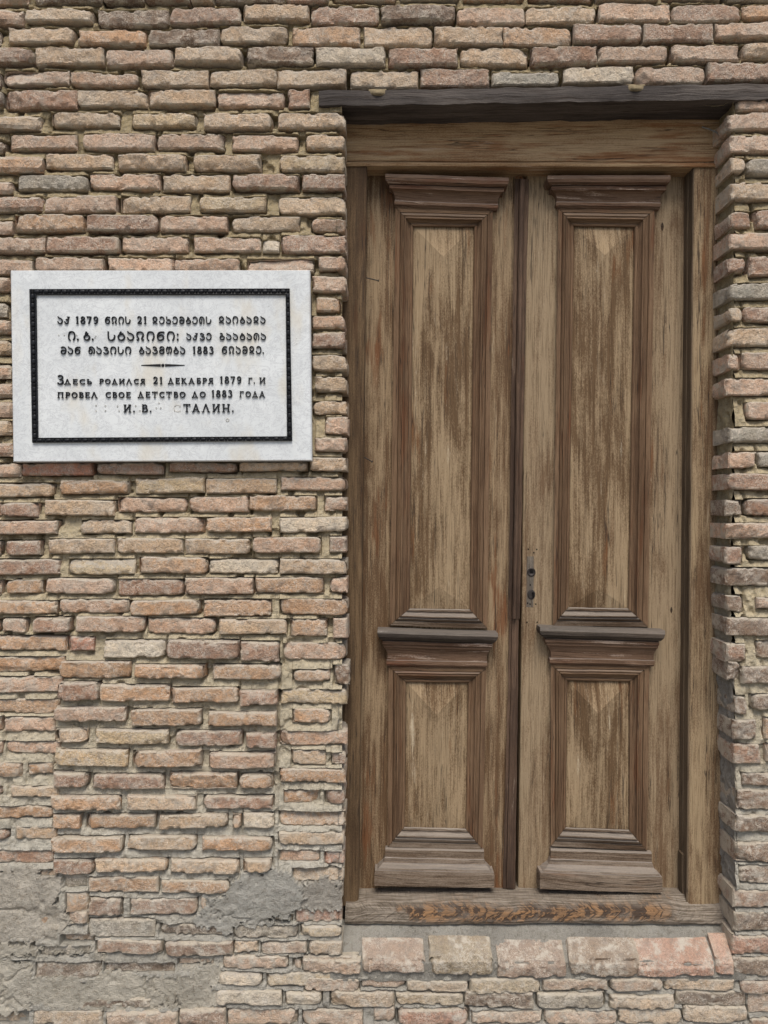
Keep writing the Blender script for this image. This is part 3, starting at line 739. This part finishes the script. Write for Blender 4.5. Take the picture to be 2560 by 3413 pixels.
def bil(q, u, v):
    a, b, c, d = [np.array(k, float) for k in q]     # tl tr br bl
    return lerp(lerp(a, b, u), lerp(d, c, u), v)
MP = [(0, -.002), (0, .013), (.25, .014), (.28, .010), (.31, .016), (.40, .021), (.49, .018), (.51, .025), (.56, .025), (.63, .017), (.74, .011), (.82, .009), (.84, .013), (.93, .013), (.99, .009), (1.0, -.010)]
def moulding(fn_t, fn_b, outer, inner, par):
    """four mitred lengths of profiled moulding; outer/inner = tl,tr,br,bl pixel corners (fn per corner)"""
    fns = (fn_t, fn_t, fn_b, fn_b)
    for k in range(4):
        j = (k+1) % 4; m = MB(); rows = []
        for t, h in MP:
            a = np.array(fns[k](*lerp(np.array(outer[k], float), np.array(inner[k], float), t), DL-h))
            b = np.array(fns[j](*lerp(np.array(outer[j], float), np.array(inner[j], float), t), DL-h))
            g = (b-a)/np.linalg.norm(b-a)*.0009
            n = 40 if k % 2 else 16
            rows.append([tuple(lerp(a+g, b-g, i/(n-1))) for i in range(n)])
        m.grid(rows); m.build('moulding', W_MOULD if not (k == 2 and fn_b is not I) else W_PLIN, par, jit=.0007)
def hip_panel(fn_t, fn_b, inner, ap, ap2, par):
    """raised panel with hipped ends"""
    tl, tr, br, bl = [np.array(f(*c, DL-.003)) for f, c in zip((fn_t, fn_t, fn_b, fn_b), inner)]
    A, B = np.array(fn_t(*ap, DL-.033)), np.array(fn_b(*ap2, DL-.015))
    m = MB(); n = 24
    def fan(p, q, r, s, vert):   # quad p q (edge) -> s r (ridge)
        rows = [[tuple(lerp(lerp(p, q, i/n), lerp(s, r, i/n), j/8)) for j in range(9)] for i in range(n+1)]
        m.grid(rows, vert=True, off=(p[0], 0))
    fan(tl, bl, B, A, True); fan(br, tr, A, B, True)
    def tri(p, q, r):
        w0 = [(a[2], a[0]) for a in (p, q, r)]
        m.face([tuple(p), tuple(q), tuple(r)], w0)
    tri(tl, A, tr); tri(bl, br, B)
    m.build('panel', W_PANEL, par, jit=.0006, planar=True)
def profile_block(name, fn, tl, tr, br, bl, prof, mat, par):
    """cornice / plinth: prof = (height fraction, inset fraction at each end, projection)"""
    m = MB(); n = 34; rows = []
    for v, ins, h in prof:
        a = lerp(np.array(tl, float), np.array(bl, float), v); b = lerp(np.array(tr, float), np.array(br, float), v)
        a, b = lerp(a, b, ins), lerp(a, b, 1-ins)
        pa, pb = np.array(fn(*a, DL-h)), np.array(fn(*b, DL-h)); qa, qb = pa.copy(), pb.copy(); qa[1] = qb[1] = DL+.002
        rows.append([tuple(qa)]+[tuple(lerp(pa, pb, i/(n-1))) for i in range(n)]+[tuple(qb)])
    back0 = [(p[0], DL+.002, p[2]) for p in rows[0]]; back1 = [(p[0], DL+.002, p[2]) for p in rows[-1]]
    m.grid([back0]+rows+[back1]); return m.build(name, mat, par, jit=.0009)
CORN = [(0, .0, .050), (.10, -.002, .054), (.20, .006, .052), (.29, .030, .042), (.315, .045, .034), (.33, .035, .040), (.43, .036, .040), (.45, .052, .033), (.52, .066, .026), (.66, .080, .020), (.80, .084, .017), (.83, .078, .022), (.92, .080, .022), (.94, .086, .018), (1.0, .087, .015)]
LEDGE = [(0, .003, .040), (.03, -.003, .052), (.12, -.004, .058), (.22, .004, .056), (.29, .028, .044), (.31, .05, .034), (.33, .042, .040), (.41, .043, .040), (.43, .05, .034), (.49, .052, .034), (.52, .064, .027), (.66, .085, .020), (.82, .086, .019), (.85, .078, .024), (.95, .078, .024), (1.0, .088, .015)]
PLIN = [(0, .088, .014), (.05, .086, .019), (.24, .086, .020), (.27, .082, .022), (.38, .070, .025), (.46, .052, .032), (.53, .034, .038), (.58, .022, .040), (.60, .004, .046), (.68, .0, .048), (.99, .0, .048)]

def ledge(fn, tl, tr, br, bl, lf):
    profile_block('ledge', fn, tl, tr, br, bl, LEDGE[:6], W_DARK, lf); profile_block('frieze', fn, tl, tr, br, bl, LEDGE[5:], W_CORN, lf)

def leaf(nm, board, wood, parts):
    lf = bpy.data.objects.new(nm, None); COL.objects.link(lf); lf.parent = door
    m = MB(); strip_v(m, *board, DL, DL+.045, n=60, bev=.003); m.build('door_board', wood, lf, jit=.0006)
    parts(lf); return lf
def left_parts(lf):
    moulding(I, J, ((250, 440), (657, 452), (633, 1074), (225, 1062)), ((325, 523), (578, 525), (559, 993), (310, 990)), lf)
    hip_panel(I, J, ((325, 523), (578, 525), (559, 993), (310, 990)), (449, 648), (432, 902), lf)
    profile_block('cornice', I, (208, 300), (724, 318), (720, 456), (204, 438), CORN, W_CORN, lf)
    ledge(K, (176, 58), (677, 74), (672, 222), (172, 212), lf)
    moulding(K, K, ((220, 215), (630, 222), (614, 982), (217, 972)), ((294, 281), (553, 284), (543, 893), (288, 888)), lf)
    hip_panel(K, K, ((294, 281), (553, 284), (543, 893), (288, 888)), (420, 418), (413, 752), lf)
    profile_block('plinth', K, (162, 974), (664, 984), (664, 1146), (160, 1136), PLIN, W_PLIN, lf)
    # cover strip on the meeting stile: a long length broken off above the lock, a thinner length below
    m = MB(); rows = []
    for t in np.linspace(0, 1, 60):
        l = lerp(np.array((749, 322.)), np.array((721., 1031+1131)), t); r = lerp(np.array((807, 322.)), np.array((770., 1035+1131)), t)
        row = []
        for f, h in ((0, 0), (0, .010), (.30, .013), (.33, .009), (.36, .022), (.45, .026), (.66, .026), (.72, .022), (.74, .012), (.97, .012), (1, .010), (1, 0)):
            q = lerp(l, r, f)
            if t > .86: h *= lerp(1, .55, (t-.86)/.14) if f < .34 else 1
            row.append(I(q[0], q[1], DL-.001-h))
        rows.append(row)
    m.grid(rows, vert=True); m.face(rows[-1]); m.face(rows[0][::-1]); m.build('cover_strip', W_ASTR, lf, jit=.0011)
    m = MB(); rows = []
    for t in np.linspace(0, 1, 50):
        l = lerp(np.array((727, 5.)), np.array((699., 1146)), t); r = lerp(np.array((766, 5.)), np.array((751., 1147)), t)
        rows.append([K(*lerp(l, r, f), DL-.001-h) for f, h in ((0, 0), (0, .007), (.25, .009), (.28, .006), (.31, .013), (.8, .014), (.84, .010), (1, .008), (1, 0))])
    m.grid(rows, vert=True); m.face(rows[-1]); m.face(rows[0][::-1]); m.build('cover_strip', W_ASTR, lf, jit=.0011)
def ringdisc(m, c, r, n=24):
    cc = np.array(c); m.face([tuple(cc+np.array((r*math.cos(a), 0, r*math.sin(a)))) for a in np.linspace(0, 2*math.pi, n, endpoint=False)])
def right_parts(lf):
    moulding(I, J, ((931, 442), (1336, 447), (1306, 1068), (909, 1062)), ((998, 522), (1250, 526), (1223, 989), (973, 985)), lf)
    hip_panel(I, J, ((998, 522), (1250, 526), (1223, 989), (973, 985)), (1125, 642), (1099, 908), lf)
    profile_block('cornice', I, (887, 307), (1402, 307), (1402, 448), (880, 444), CORN, W_CORN, lf)
    ledge(K, (858, 47), (1378, 64), (1374, 216), (854, 206), lf)
    moulding(K, K, ((900, 206), (1313, 212), (1302, 988), (900, 968)), ((971, 275), (1228, 280), (1226, 899), (962, 888)), lf)
    hip_panel(K, K, ((971, 275), (1228, 280), (1226, 899), (962, 888)), (1098, 412), (1092, 770), lf)
    profile_block('plinth', K, (856, 976), (1366, 994), (1368, 1167), (854, 1150), PLIN, W_PLIN, lf)
    m = MB(); strip_v(m, J(799, 772, DL-.0006), J(829, 772, DL-.0006), J(827, 985, DL-.0006), J(797, 985, DL-.0006), DL-.0006, DL+.002, n=24, bev=.0006)
    m.build('lock_scar', W_SCAR, lf)
    for x, y, r in ((1367, 522, .008), (1405, 900+715+1180-667, .006)):
        m = MB(); c = np.array(I(x, y, DL-.0007)); m.face([tuple(c+np.array((r*.6*math.cos(a)*(1-.3*abs(math.sin(a))), 0, r*1.7*math.sin(a)))) for a in np.linspace(0, 2*math.pi, 14, endpoint=False)]); m.build('knot', W_KNOT, lf)
    # lock: square spindle hole in a ring, keyhole, old screw holes
    c = np.array(J(818, 838, DL)); m = MB()
    for r0, r1, y0 in ((.0125, .0125, .0), (.0125, .0095, -.0025), (.0095, .0085, -.0025)):
        pass
    N = 28
    prof_ = [(.0135, -.0003), (.0130, -.0026), (.0098, -.0030), (.0088, -.0012), (.0001, -.0012)]
    rows = [[tuple(c+np.array((r*math.cos(a), y, r*math.sin(a)))) for a in np.linspace(0, 2*math.pi, N+1)] for r, y in prof_]
    m.grid(rows); m.build('spindle_rose', M_IRON, lf, smooth=True)
    m = MB(); m.box(c+np.array((.0005, -.0016, .001)), (.0085, .001, .0085)); m.build('spindle_hole', M_HOLE, lf)
    c = np.array(J(818, 932, DL)); m = MB()
    rows = [[tuple(c+np.array((r*1.0*math.cos(a), y, r*1.25*math.sin(a)))) for a in np.linspace(0, 2*math.pi, N+1)] for r, y in [(.0125, -.0003), (.012, -.0018), (.010, -.0022), (.0001, -.0012)]]
    m.grid(rows); m.build('keyhole_plate', M_IRON, lf, smooth=True)
    m = MB(); ringdisc(m, c+np.array((.005, -.0026, .004)), .0042); m.box(c+np.array((.0055, -.0027, -.004)), (.0045, .0006, .013)); m.build('keyhole', M_HOLE, lf)
    for x, y in ((806, 742), (841, 743), (829, 757), (803, 968), (813, 972), (837, 972), (800, 1048), (843, 1048), (814, 892)):
        m = MB(); ringdisc(m, np.array(J(x, y, DL-.0012)), .0024, 10); m.build('screw_hole', M_HOLE, lf)
    
leaf('door_leaf', (I(118, 285, DL), I(786, 285, DL), K(748, 1146, DL), K(80, 1146, DL)), W_LEAF, left_parts)['label'] = 'browner door leaf with the broken dark cover strip along its edge'
leaf('door_leaf', (I(800, 285, DL), I(1470, 285, DL), K(1442, 1153, DL), K(764, 1153, DL)), W_LEAFR, right_parts)['label'] = 'paler door leaf with an old lock hole and keyhole'
# threshold
m = MB(); n = 90; rows = []
tx = np.linspace((1150-1280)/S*1.03, (2425-1280)/S*1.05, n)
def sillrow(y, z, drop=0.0, wob=0.0): return [(x, y, ZC+z-drop*max(0, min(1, (x-.86)/.08))-drop*.6*max(0, min(1, (-.055-x)/.03))+wob*math.sin(x*9+y*40)) for x in tx]
for a in ((.21, -1.183, .0, 0), (.16, -1.182, .0, .001), (.125, -1.181, .0, .002), (.098, -1.182, .024, .003), (.090, -1.188, .026, .003), (.084, -1.200, .02, .003), (.078, -1.218, .012, .002), (.074, -1.236, .004, .002), (.078, -1.246, 0, .002), (.10, -1.256, 0, 0)):
    rows.append(sillrow(*a))
m.grid(rows); m.build('threshold', M_SILL, door, jit=.0018, off=(0.31, .42))
adopt(door); adopt(wall)

# ------------------------------------------------------------------ memorial plaque
PQ = lambda x, y, d=-.032: P(x*.7113, 880+y*.7113, d)
pl = empty('memorial_plaque', (PQ(760, 925)[0], -.02, PQ(760, 925)[2]), 'white marble memorial plaque with raised black lettering fixed to the brick wall', 'plaque')
YF = -.032
m = MB(); cs = [PQ(48, 29), PQ(1452, 28), PQ(1461, 921), PQ(61, 927)]
cc = [np.array(c) for c in cs]; mid = sum(cc)/4
inn = [c+(mid-c)/np.linalg.norm(mid-c)*.004 for c in cc]
out = [c+np.array((0, .003, 0)) for c in cc]; bk = [np.array((c[0], -.006, c[2])) for c in cc]
m.face([tuple(x) for x in inn[::-1]])
for k in range(4):
    j = (k+1) % 4
    m.face([tuple(x) for x in (inn[k], out[k], out[j], inn[j])]); m.face([tuple(x) for x in (out[k], bk[k], bk[j], out[j])])
m.face([tuple(x) for x in bk]); m.build('marble_slab', M_MARB, pl)
# bead-and-reel border
oc = [(142, 120), (1358, 117), (1370, 829), (155, 838)]; ic = [(172, 146), (1340, 146), (1346, 808), (181, 815)]
m = MB()
O3 = [np.array(PQ(*c)) for c in oc]; I3 = [np.array(PQ(*c)) for c in ic]
for k in range(4):
    j = (k+1) % 4; rows = []
    for t, h in ((0, 0), (0, .006), (.08, .0065), (.16, .004), (.5, .004), (.80, .004), (.88, .0065), (1, .006), (1, 0)):
        a, b = lerp(O3[k], I3[k], t)+np.array((0, -h, 0)), lerp(O3[j], I3[j], t)+np.array((0, -h, 0))
        rows.append([tuple(lerp(a, b, i/11)) for i in range(12)])
    m.grid(rows)
    a, b = lerp(O3[k], I3[k], .47), lerp(O3[j], I3[j], .47); L = np.linalg.norm(b-a); e = (b-a)/L
    f = np.cross(e, (0, 1, 0)); wid = np.linalg.norm(O3[k]-I3[k])*.62*.5
    N = max(3, round(L/.0262)); pitch = L/N
    for q in range(N):
        s0 = a+e*(q+.5)*pitch
        rows = []
        for tt in np.linspace(-1, 1, 9):
            pr = (1-abs(tt)**3.2)**.5*wid*.82 if abs(tt) < 1 else 0.0003
            rows.append([tuple(s0+e*tt*pitch*.33+f*pr*math.cos(an)+np.array((0, -.0038-pr*.9*math.sin(an), 0))) for an in np.linspace(0, math.pi, 9)])
        m.grid(rows)
        for o2 in (.5-.085, .5, .5+.085):
            s1 = s0+e*o2*pitch
            rows = [[tuple(s1+e*tt*.0008+f*rr*math.cos(an)+np.array((0, -.0038-rr*.9*math.sin(an), 0))) for an in np.linspace(0, math.pi, 7)] for tt, rr in ((-1, wid*.3), (-.7, wid*.8), (.7, wid*.8), (1, wid*.3))]
            m.grid(rows)
m.build('bead_border', M_BLACK, pl, smooth=True)

# lettering drawn with strokes: c = smooth curve, l = line, a = arc, s = serif
def arc(cx, cy, rx, ry, a0, a1, n=16): return [(cx+rx*math.cos(math.radians(a)), cy+ry*math.sin(math.radians(a))) for a in np.linspace(a0, a1, n)]
def cr(pts, n=6):
    q = [np.array(p, float) for p in pts]; q = [2*q[0]-q[1]]+q+[2*q[-1]-q[-2]]; o = []
    for i in range(1, len(q)-2):
        for t in np.linspace(0, 1, n, endpoint=False):
            a, b, c, d = q[i-1:i+3]
            o.append(tuple(.5*((2*b)+(c-a)*t+(2*a-5*b+4*c-d)*t*t+(3*b-a-3*c+d)*t**3)))
    o.append(tuple(q[-2])); return o
T, t_ = .19, .125
def l(*p, w=T): return ([(p[0], p[1]), (p[2], p[3])], w)
def sf(x, y): y = .045 if y < .5 else .955; return ([(x-.17, y), (x+.17, y)], .09)
def a_(*p, w=T): return (arc(*p), w)
def c_(*p, w=.165): return (cr(p), w)
GL = {
 'А': [l(.1, 0, .45, 1, w=t_), l(.82, 0, .45, 1), l(.22, .32, .7, .32, w=.1), sf(.1, 0), sf(.82, 0)],
 'Б': [l(.18, 0, .18, 1), l(.1, .94, .72, .94, w=.12), l(.18, .54, .42, .54, w=.11), a_(.42, .30, .27, .24, 90, -90), l(.1, .055, .42, .055, w=.11)],
 'В': [l(.18, 0, .18, 1), l(.08, .945, .4, .945, w=.11), a_(.4, .74, .22, .2, 90, -90, w=.17), l(.18, .54, .42, .54, w=.1), a_(.42, .3, .27, .25, 90, -90), l(.08, .055, .42, .055, w=.11)],
 'Г': [l(.18, 0, .18, 1), l(.08, .945, .72, .945, w=.11), l(.7, 1, .7, .72, w=.1), sf(.18, 0)],
 'Д': [l(.22, .08, .47, 1, w=t_), l(.78, .08, .47, 1), l(.04, .07, .96, .07, w=.12), l(.07, .08, .07, -.12, w=.1), l(.93, .08, .93, -.12, w=.1)],
 'Е': [l(.18, 0, .18, 1), l(.08, .945, .72, .945, w=.11), l(.18, .52, .6, .52, w=.1), l(.08, .055, .74, .055, w=.11), l(.71, 1, .71, .76, w=.09), l(.73, .0, .73, .25, w=.09), l(.58, .62, .58, .42, w=.08)],
 'З': [a_(.36, .74, .27, .21, 155, -90), a_(.36, .28, .32, .24, 90, -155), l(.25, .53, .4, .53, w=.1)],
 'И': [l(.18, 0, .18, 1), l(.82, 0, .82, 1), l(.2, .08, .8, .92, w=t_), sf(.18, 0), sf(.18, 1), sf(.82, 0), sf(.82, 1)],
 'К': [l(.18, 0, .18, 1), l(.2, .42, .72, .98, w=t_), l(.36, .56, .78, .02), sf(.18, 0), sf(.18, 1), sf(.8, 0)],
 'Л': [l(.1, 0, .45, 1, w=t_), l(.84, 0, .45, 1), sf(.1, 0), sf(.84, 0)],
 'Н': [l(.18, 0, .18, 1), l(.82, 0, .82, 1), l(.2, .5, .8, .5, w=.11), sf(.18, 0), sf(.18, 1), sf(.82, 0), sf(.82, 1)],
 'О': [a_(.5, .5, .40, .42, 0, 360)],
 'П': [l(.18, 0, .18, 1), l(.82, 0, .82, 1), l(.05, .945, .95, .945, w=.11), sf(.18, 0), sf(.82, 0)],
 'Р': [l(.18, 0, .18, 1), l(.08, .945, .42, .945, w=.11), a_(.42, .71, .27, .235, 90, -90), l(.18, .475, .42, .475, w=.1), sf(.18, 0)],
 'С': [a_(.5, .5, .40, .42, 42, 318), l(.78, .97, .78, .72, w=.09), l(.78, .03, .78, .26, w=.09)],
 'Т': [l(.5, 0, .5, 1), l(.08, .945, .92, .945, w=.11), l(.1, 1, .1, .72, w=.1), l(.9, 1, .9, .72, w=.1), sf(.5, 0)],
 'Ь': [l(.18, 0, .18, 1), l(.18, .54, .42, .54, w=.11), a_(.42, .30, .27, .24, 90, -90), l(.08, .055, .42, .055, w=.11), sf(.18, 1)],
 'Я': [l(.72, 0, .72, 1), l(.82, .945, .48, .945, w=.11), a_(.48, .72, .27, .225, 90, 270), l(.72, .49, .48, .49, w=.1), l(.5, .48, .14, .02), sf(.72, 0), sf(.14, 0)],
 '.': [l(.1, .02, .1, .2, w=.2)], ':': [l(.12, .04, .12, .22, w=.2), l(.12, .58, .12, .76, w=.2)],
 '1': [l(.3, 0, .3, 1, w=.22), l(.1, .8, .3, .96, w=.11), sf(.3, 0)],
 '2': [(cr([(.12, .72), (.2, .92), (.42, .96), (.62, .78), (.5, .48), (.14, .08)]), .17), l(.08, .08, .68, .08, w=.16), l(.67, .05, .67, .28, w=.09)],
 '3': [a_(.36, .74, .23, .2, 155, -90, w=.17), a_(.36, .28, .28, .23, 90, -155, w=.18)],
 '7': [l(.06, .93, .68, .93, w=.14), l(.64, .92, .3, 0, w=.2), l(.08, 1, .08, .76, w=.09)],
 '8': [a_(.38, .74, .22, .2, 0, 360, w=.16), a_(.38, .28, .28, .23, 0, 360, w=.18)],
 '9': [a_(.4, .68, .26, .26, 0, 360, w=.17), (cr([(.66, .7), (.64, .35), (.45, .08), (.18, .06)]), .17)],
 'ა': [c_((.08, .99), (.22, .84), (.58, .72), (.78, .45), (.68, .14), (.42, .06), (.2, .14), (.05, .36))],
 'ქ': [c_((.68, .98), (.68, .5), (.62, .18), (.42, .05), (.2, .14), (.08, .34)), l(.5, .93, .9, .93, w=.13), c_((.66, .62), (.45, .62), (.3, .48), w=.12)],
 'წ': [c_((.9, .86), (.6, .95), (.3, .84), (.13, .55), (.14, .25), (.45, .06), (.8, .2), (.8, .5), (.5, .62), (.2, .48)), l(.62, .93, .9, .93, w=.13)],
 'ნ': [c_((.92, .92), (.5, .92), (.22, .75), (.13, .42), (.22, .14), (.5, .06), (.8, .2), (.82, .48), (.52, .62), (.2, .48)), l(.9, .95, .9, .78, w=.1)],
 'ლ': [c_((.08, .08), (.3, .12), (.28, .3), (.12, .55), (.18, .84), (.48, .95), (.78, .84), (.86, .58), (.72, .32), (.7, .12), (.94, .08))],
 'ი': [c_((.3, .02), (.14, .2), (.12, .6), (.26, .9), (.5, .95), (.76, .88), (.9, .55), (.84, .22), (.7, .02))],
 'ს': [c_((.12, 1), (.12, .5), (.2, .16), (.45, .06), (.74, .14), (.88, .42), (.84, .6))],
 'დ': [c_((.5, .36), (.22, .5), (.16, .74), (.36, .94), (.66, .92), (.82, .7), (.7, .44), (.4, .26), (.12, .1)), c_((.12, .12), (.45, .18), (.9, .05), w=.14)],
 'ე': [c_((.14, .74), (.32, .93), (.62, .94), (.84, .72), (.86, .36), (.68, .1), (.4, .05), (.16, .18), (.08, .36))],
 'კ': [c_((.16, 1), (.18, .72), (.3, .52), (.58, .6), (.82, .42), (.76, .16), (.5, .05), (.22, .1), (.1, .3))],
 'მ': [c_((.14, .78), (.3, .94), (.6, .94), (.84, .74), (.88, .4), (.72, .12), (.42, .05), (.16, .18), (.2, .44), (.48, .54), (.82, .44))],
 'ბ': [a_(.48, .32, .35, .27, 0, 360, w=.17), c_((.3, .56), (.34, .8), (.44, .98), w=.15), c_((.36, .72), (.66, .76), w=.13)],
 'გ': [a_(.48, .32, .35, .27, 0, 360, w=.17), c_((.34, .56), (.5, .74), (.44, .95), (.14, .9), w=.15)],
 'რ': [c_((.3, .28), (.12, .3), (.12, .64), (.3, .92), (.6, .94), (.86, .7), (.88, .3), (.82, .02)), c_((.12, .34), (.22, .06), (.44, .1), (.5, .4), (.48, .64), w=.14)],
 'ტ': [a_(.5, .38, .38, .33, 0, 360, w=.17), c_((.3, .62), (.34, .84), (.5, .98), w=.14), l(.4, .72, .74, .78, w=.13)],
 'ვ': [c_((.12, .84), (.4, .95), (.68, .8), (.6, .58), (.34, .52)), c_((.34, .52), (.74, .5), (.84, .26), (.62, .06), (.3, .06), (.1, .24))],
 'თ': [a_(.34, .36, .26, .3, 0, 360, w=.16), c_((.1, .74), (.3, .93), (.62, .94), (.9, .7), (.95, .36), (.82, .03))],
 'შ': [a_(.46, .3, .36, .25, 0, 360, w=.17), c_((.12, .7), (.3, .95), (.66, .95), (.84, .72), (.64, .58), (.3, .6), w=.15)],
 'ო': [c_((.16, .3), (.1, .62), (.26, .92), (.48, .84), (.52, .56)), c_((.5, .8), (.7, .94), (.9, .72), (.9, .36), (.72, .06), w=.165), c_((.5, .62), (.48, .2), (.2, .06), w=.14)],
}
def gw(ch): 
    return max(max(p[0] for p in pts)+.07 for pts, _ in GL[ch])
def word(m, text, fn, x0, x1, base, top, y=YF, h=.0042, gap=.22, bold=.92):
    """fit the word's strokes between x0..x1, base..top (crop pixels); raised ribbons with side walls"""
    ws = [gw(c) for c in text]; tot = sum(ws)+gap*(len(text)-1)
    sx = (x1-x0)/tot; sy = (top-base)
    k = 0.0; cx = 0.0
    mw = abs(fn(1, 0, 0)[0]-fn(0, 0, 0)[0])
    for ch, wd in zip(text, ws):
        for pts, wid in GL[ch]:
            q = [np.array(fn(x0+(cx+a)*sx, base+b*sy, y)) for a, b in pts]
            W = wid*bold*min(abs(sy), sx*1.25)*mw*.5
            L, R = [], []
            for i in range(len(q)):
                d = q[min(i+1, len(q)-1)]-q[max(i-1, 0)]; d /= (np.linalg.norm(d)+1e-9); nn = np.array((-d[2], 0, d[0]))*W
                L.append(q[i]+nn); R.append(q[i]-nn)
            k += 1; o = np.array((0, -h-.00006*(k % 9), 0)); b = np.array((0, .001, 0)); c5 = np.array((0, -h*.55, 0))
            ins = .72
            rows = [[tuple(p+b) for p in L], [tuple(p+c5) for p in L], [tuple(lerp((p+r)/2, p, ins)+o) for p, r in zip(L, R)], [tuple(lerp((p+r)/2, r, ins)+o) for p, r in zip(L, R)], [tuple(r+c5) for r in R], [tuple(r+b) for r in R]]
            m.grid(rows)
            m.face([rows[j][0] for j in range(6)]); m.face([rows[j][-1] for j in range(6)][::-1])
        cx += wd+gap
P1 = lambda x, y, d=YF: P(150+x*.4822, 1000+y*.4822, d)
P2 = lambda x, y, d=YF: P(150+x*.4822, 1200+y*.4822, d)
LINES = [
 (P1, [('აქ', 88, 175, 167, 115), ('1879', 212, 368, 166, 114), ('წლის', 415, 592, 166, 116), ('21', 638, 705, 166, 114), ('დეკემბერს', 742, 1150, 166, 116), ('დაიბადა', 1200, 1525, 163, 114)]),
 (P1, [('ი.', 160, 232, 281, 217), ('ბ.', 265, 335, 280, 217), ('სტალინი:', 432, 922, 282, 218), ('აქვე', 978, 1152, 278, 229), ('გაატარა', 1205, 1528, 277, 229)]),
 (P1, [('მან', 108, 248, 375, 323), ('თავისი', 302, 597, 375, 323), ('ბავშობა', 650, 970, 374, 322), ('1883', 1020, 1165, 374, 321), ('წლამდე.', 1222, 1512, 372, 320)]),
 (P2, [('З', 86, 130, 169, 105), ('ДЕСЬ', 134, 325, 168, 132), ('РОДИЛСЯ', 377, 697, 167, 130), ('21', 748, 815, 166, 117), ('ДЕКАБРЯ', 850, 1168, 165, 124), ('1879', 1208, 1357, 163, 113), ('Г.', 1405, 1450, 163, 122), ('И', 1483, 1527, 162, 121)]),
 (P2, [('ПРОВЕЛ', 88, 368, 263, 222), ('СВОЕ', 420, 595, 262, 221), ('ДЕТСТВО', 642, 972, 260, 219), ('ДО', 1015, 1112, 259, 218), ('1883', 1150, 1295, 258, 208), ('ГОДА', 1345, 1525, 257, 216)]),
 (P2, [('И.', 545, 620, 362, 308), ('В.', 668, 735, 361, 307), ('ТАЛИН.', 955, 1303, 360, 304)]),
]
for fn, ws in LINES:
    ln = bpy.data.objects.new('inscription_line', None); COL.objects.link(ln); ln.parent = pl; ln.empty_display_size = .02
    for tx_, x0, x1, b, tp in ws:
        m = MB(); word(m, tx_, fn, x0, x1, b, tp); m.build('word', M_BLACK, ln)
# rule with a ball at the centre
m = MB()
for sgn in (-1, 1):
    a, b = (800, 665) if sgn < 0 else (829, 965)
    top_, bot_, ridge = [], [], []
    for tt in np.linspace(0, 1, 8):
        x = lerp(a, b, tt); hh = lerp(9, 2, tt)
        top_.append(P1(x, 450-hh)); bot_.append(P1(x, 452+hh)); ridge.append(P1(x, 451, YF-.004*(1-tt*.6)))
    m.grid([top_, ridge, bot_]); m.face([top_[0], ridge[0], bot_[0]])
c = np.array(P1(815, 451))
m.grid([[tuple(c+np.array((.0048*math.cos(ph)*math.cos(a), -.0046*math.sin(ph), .0048*math.cos(ph)*math.sin(a)))) for a in np.linspace(0, 2*math.pi, 15)] for ph in np.linspace(0, math.pi/2, 6)])
m.build('centre_rule', M_BLACK, pl)
# ghost of the lost letter and the old fixing holes
m = MB(); word(m, 'С', P2, 886, 940, 362, 306, YF, .0006, bold=.8); m.build('lost_letter_mark', M_PIN, pl)
m = MB()
def ringp(c, r):
    c = np.array(c); rows = []
    for rr, yy in ((r, -.0002), (r*.85, -.0012), (r*.6, -.0012), (r*.5, -.0003)):
        rows.append([tuple(c+np.array((rr*math.cos(a), yy, rr*1.1*math.sin(a)))) for a in np.linspace(0, 2*math.pi, 13)])
    m.grid(rows)
for x, y in ((353, 315), (353, 353), (418, 318), (418, 352), (502, 320), (513, 353), (627, 317), (655, 350), (788, 298), (770, 332), (800, 332), (1262, 415)):
    m = MB(); ringp(P2(x, y), .0026 if x < 1200 else .0055); m.build('fixing_plug', M_PIN, pl)
for x, y in ((95, 243), (133, 243), (220, 243), (345, 262), (352, 250)):
    m = MB(); ringp(P1(x, y), .002); m.build('fixing_plug', M_PIN, pl)
for x, y in ((898, 320), (895, 352), (933, 325)):
    m = MB(); ringdisc(m, np.array(P2(x, y, YF-.0011)), .0011, 8); m.build('fixing_hole', M_HOLE, pl)
adopt(pl)

# ------------------------------------------------------------------ stray wire at the top right of the frame
m = MB(); pts = [E(1425, 450, DF-.004), E(1452, 458, DF-.012), E(1478, 470, DF-.03), E(1492, 486, DF-.045)]
pts = [np.array(p) for p in pts]
for a, b in zip(pts, pts[1:]): m.tube(a, b, .0022, .0022, 6)
o = m.build('loose_wire', M_WIRE, smooth=True); o['kind'] = 'thing'; o['label'] = 'short loose grey wire poking out above the door frame beside the brick pillar'; o['category'] = 'wire'
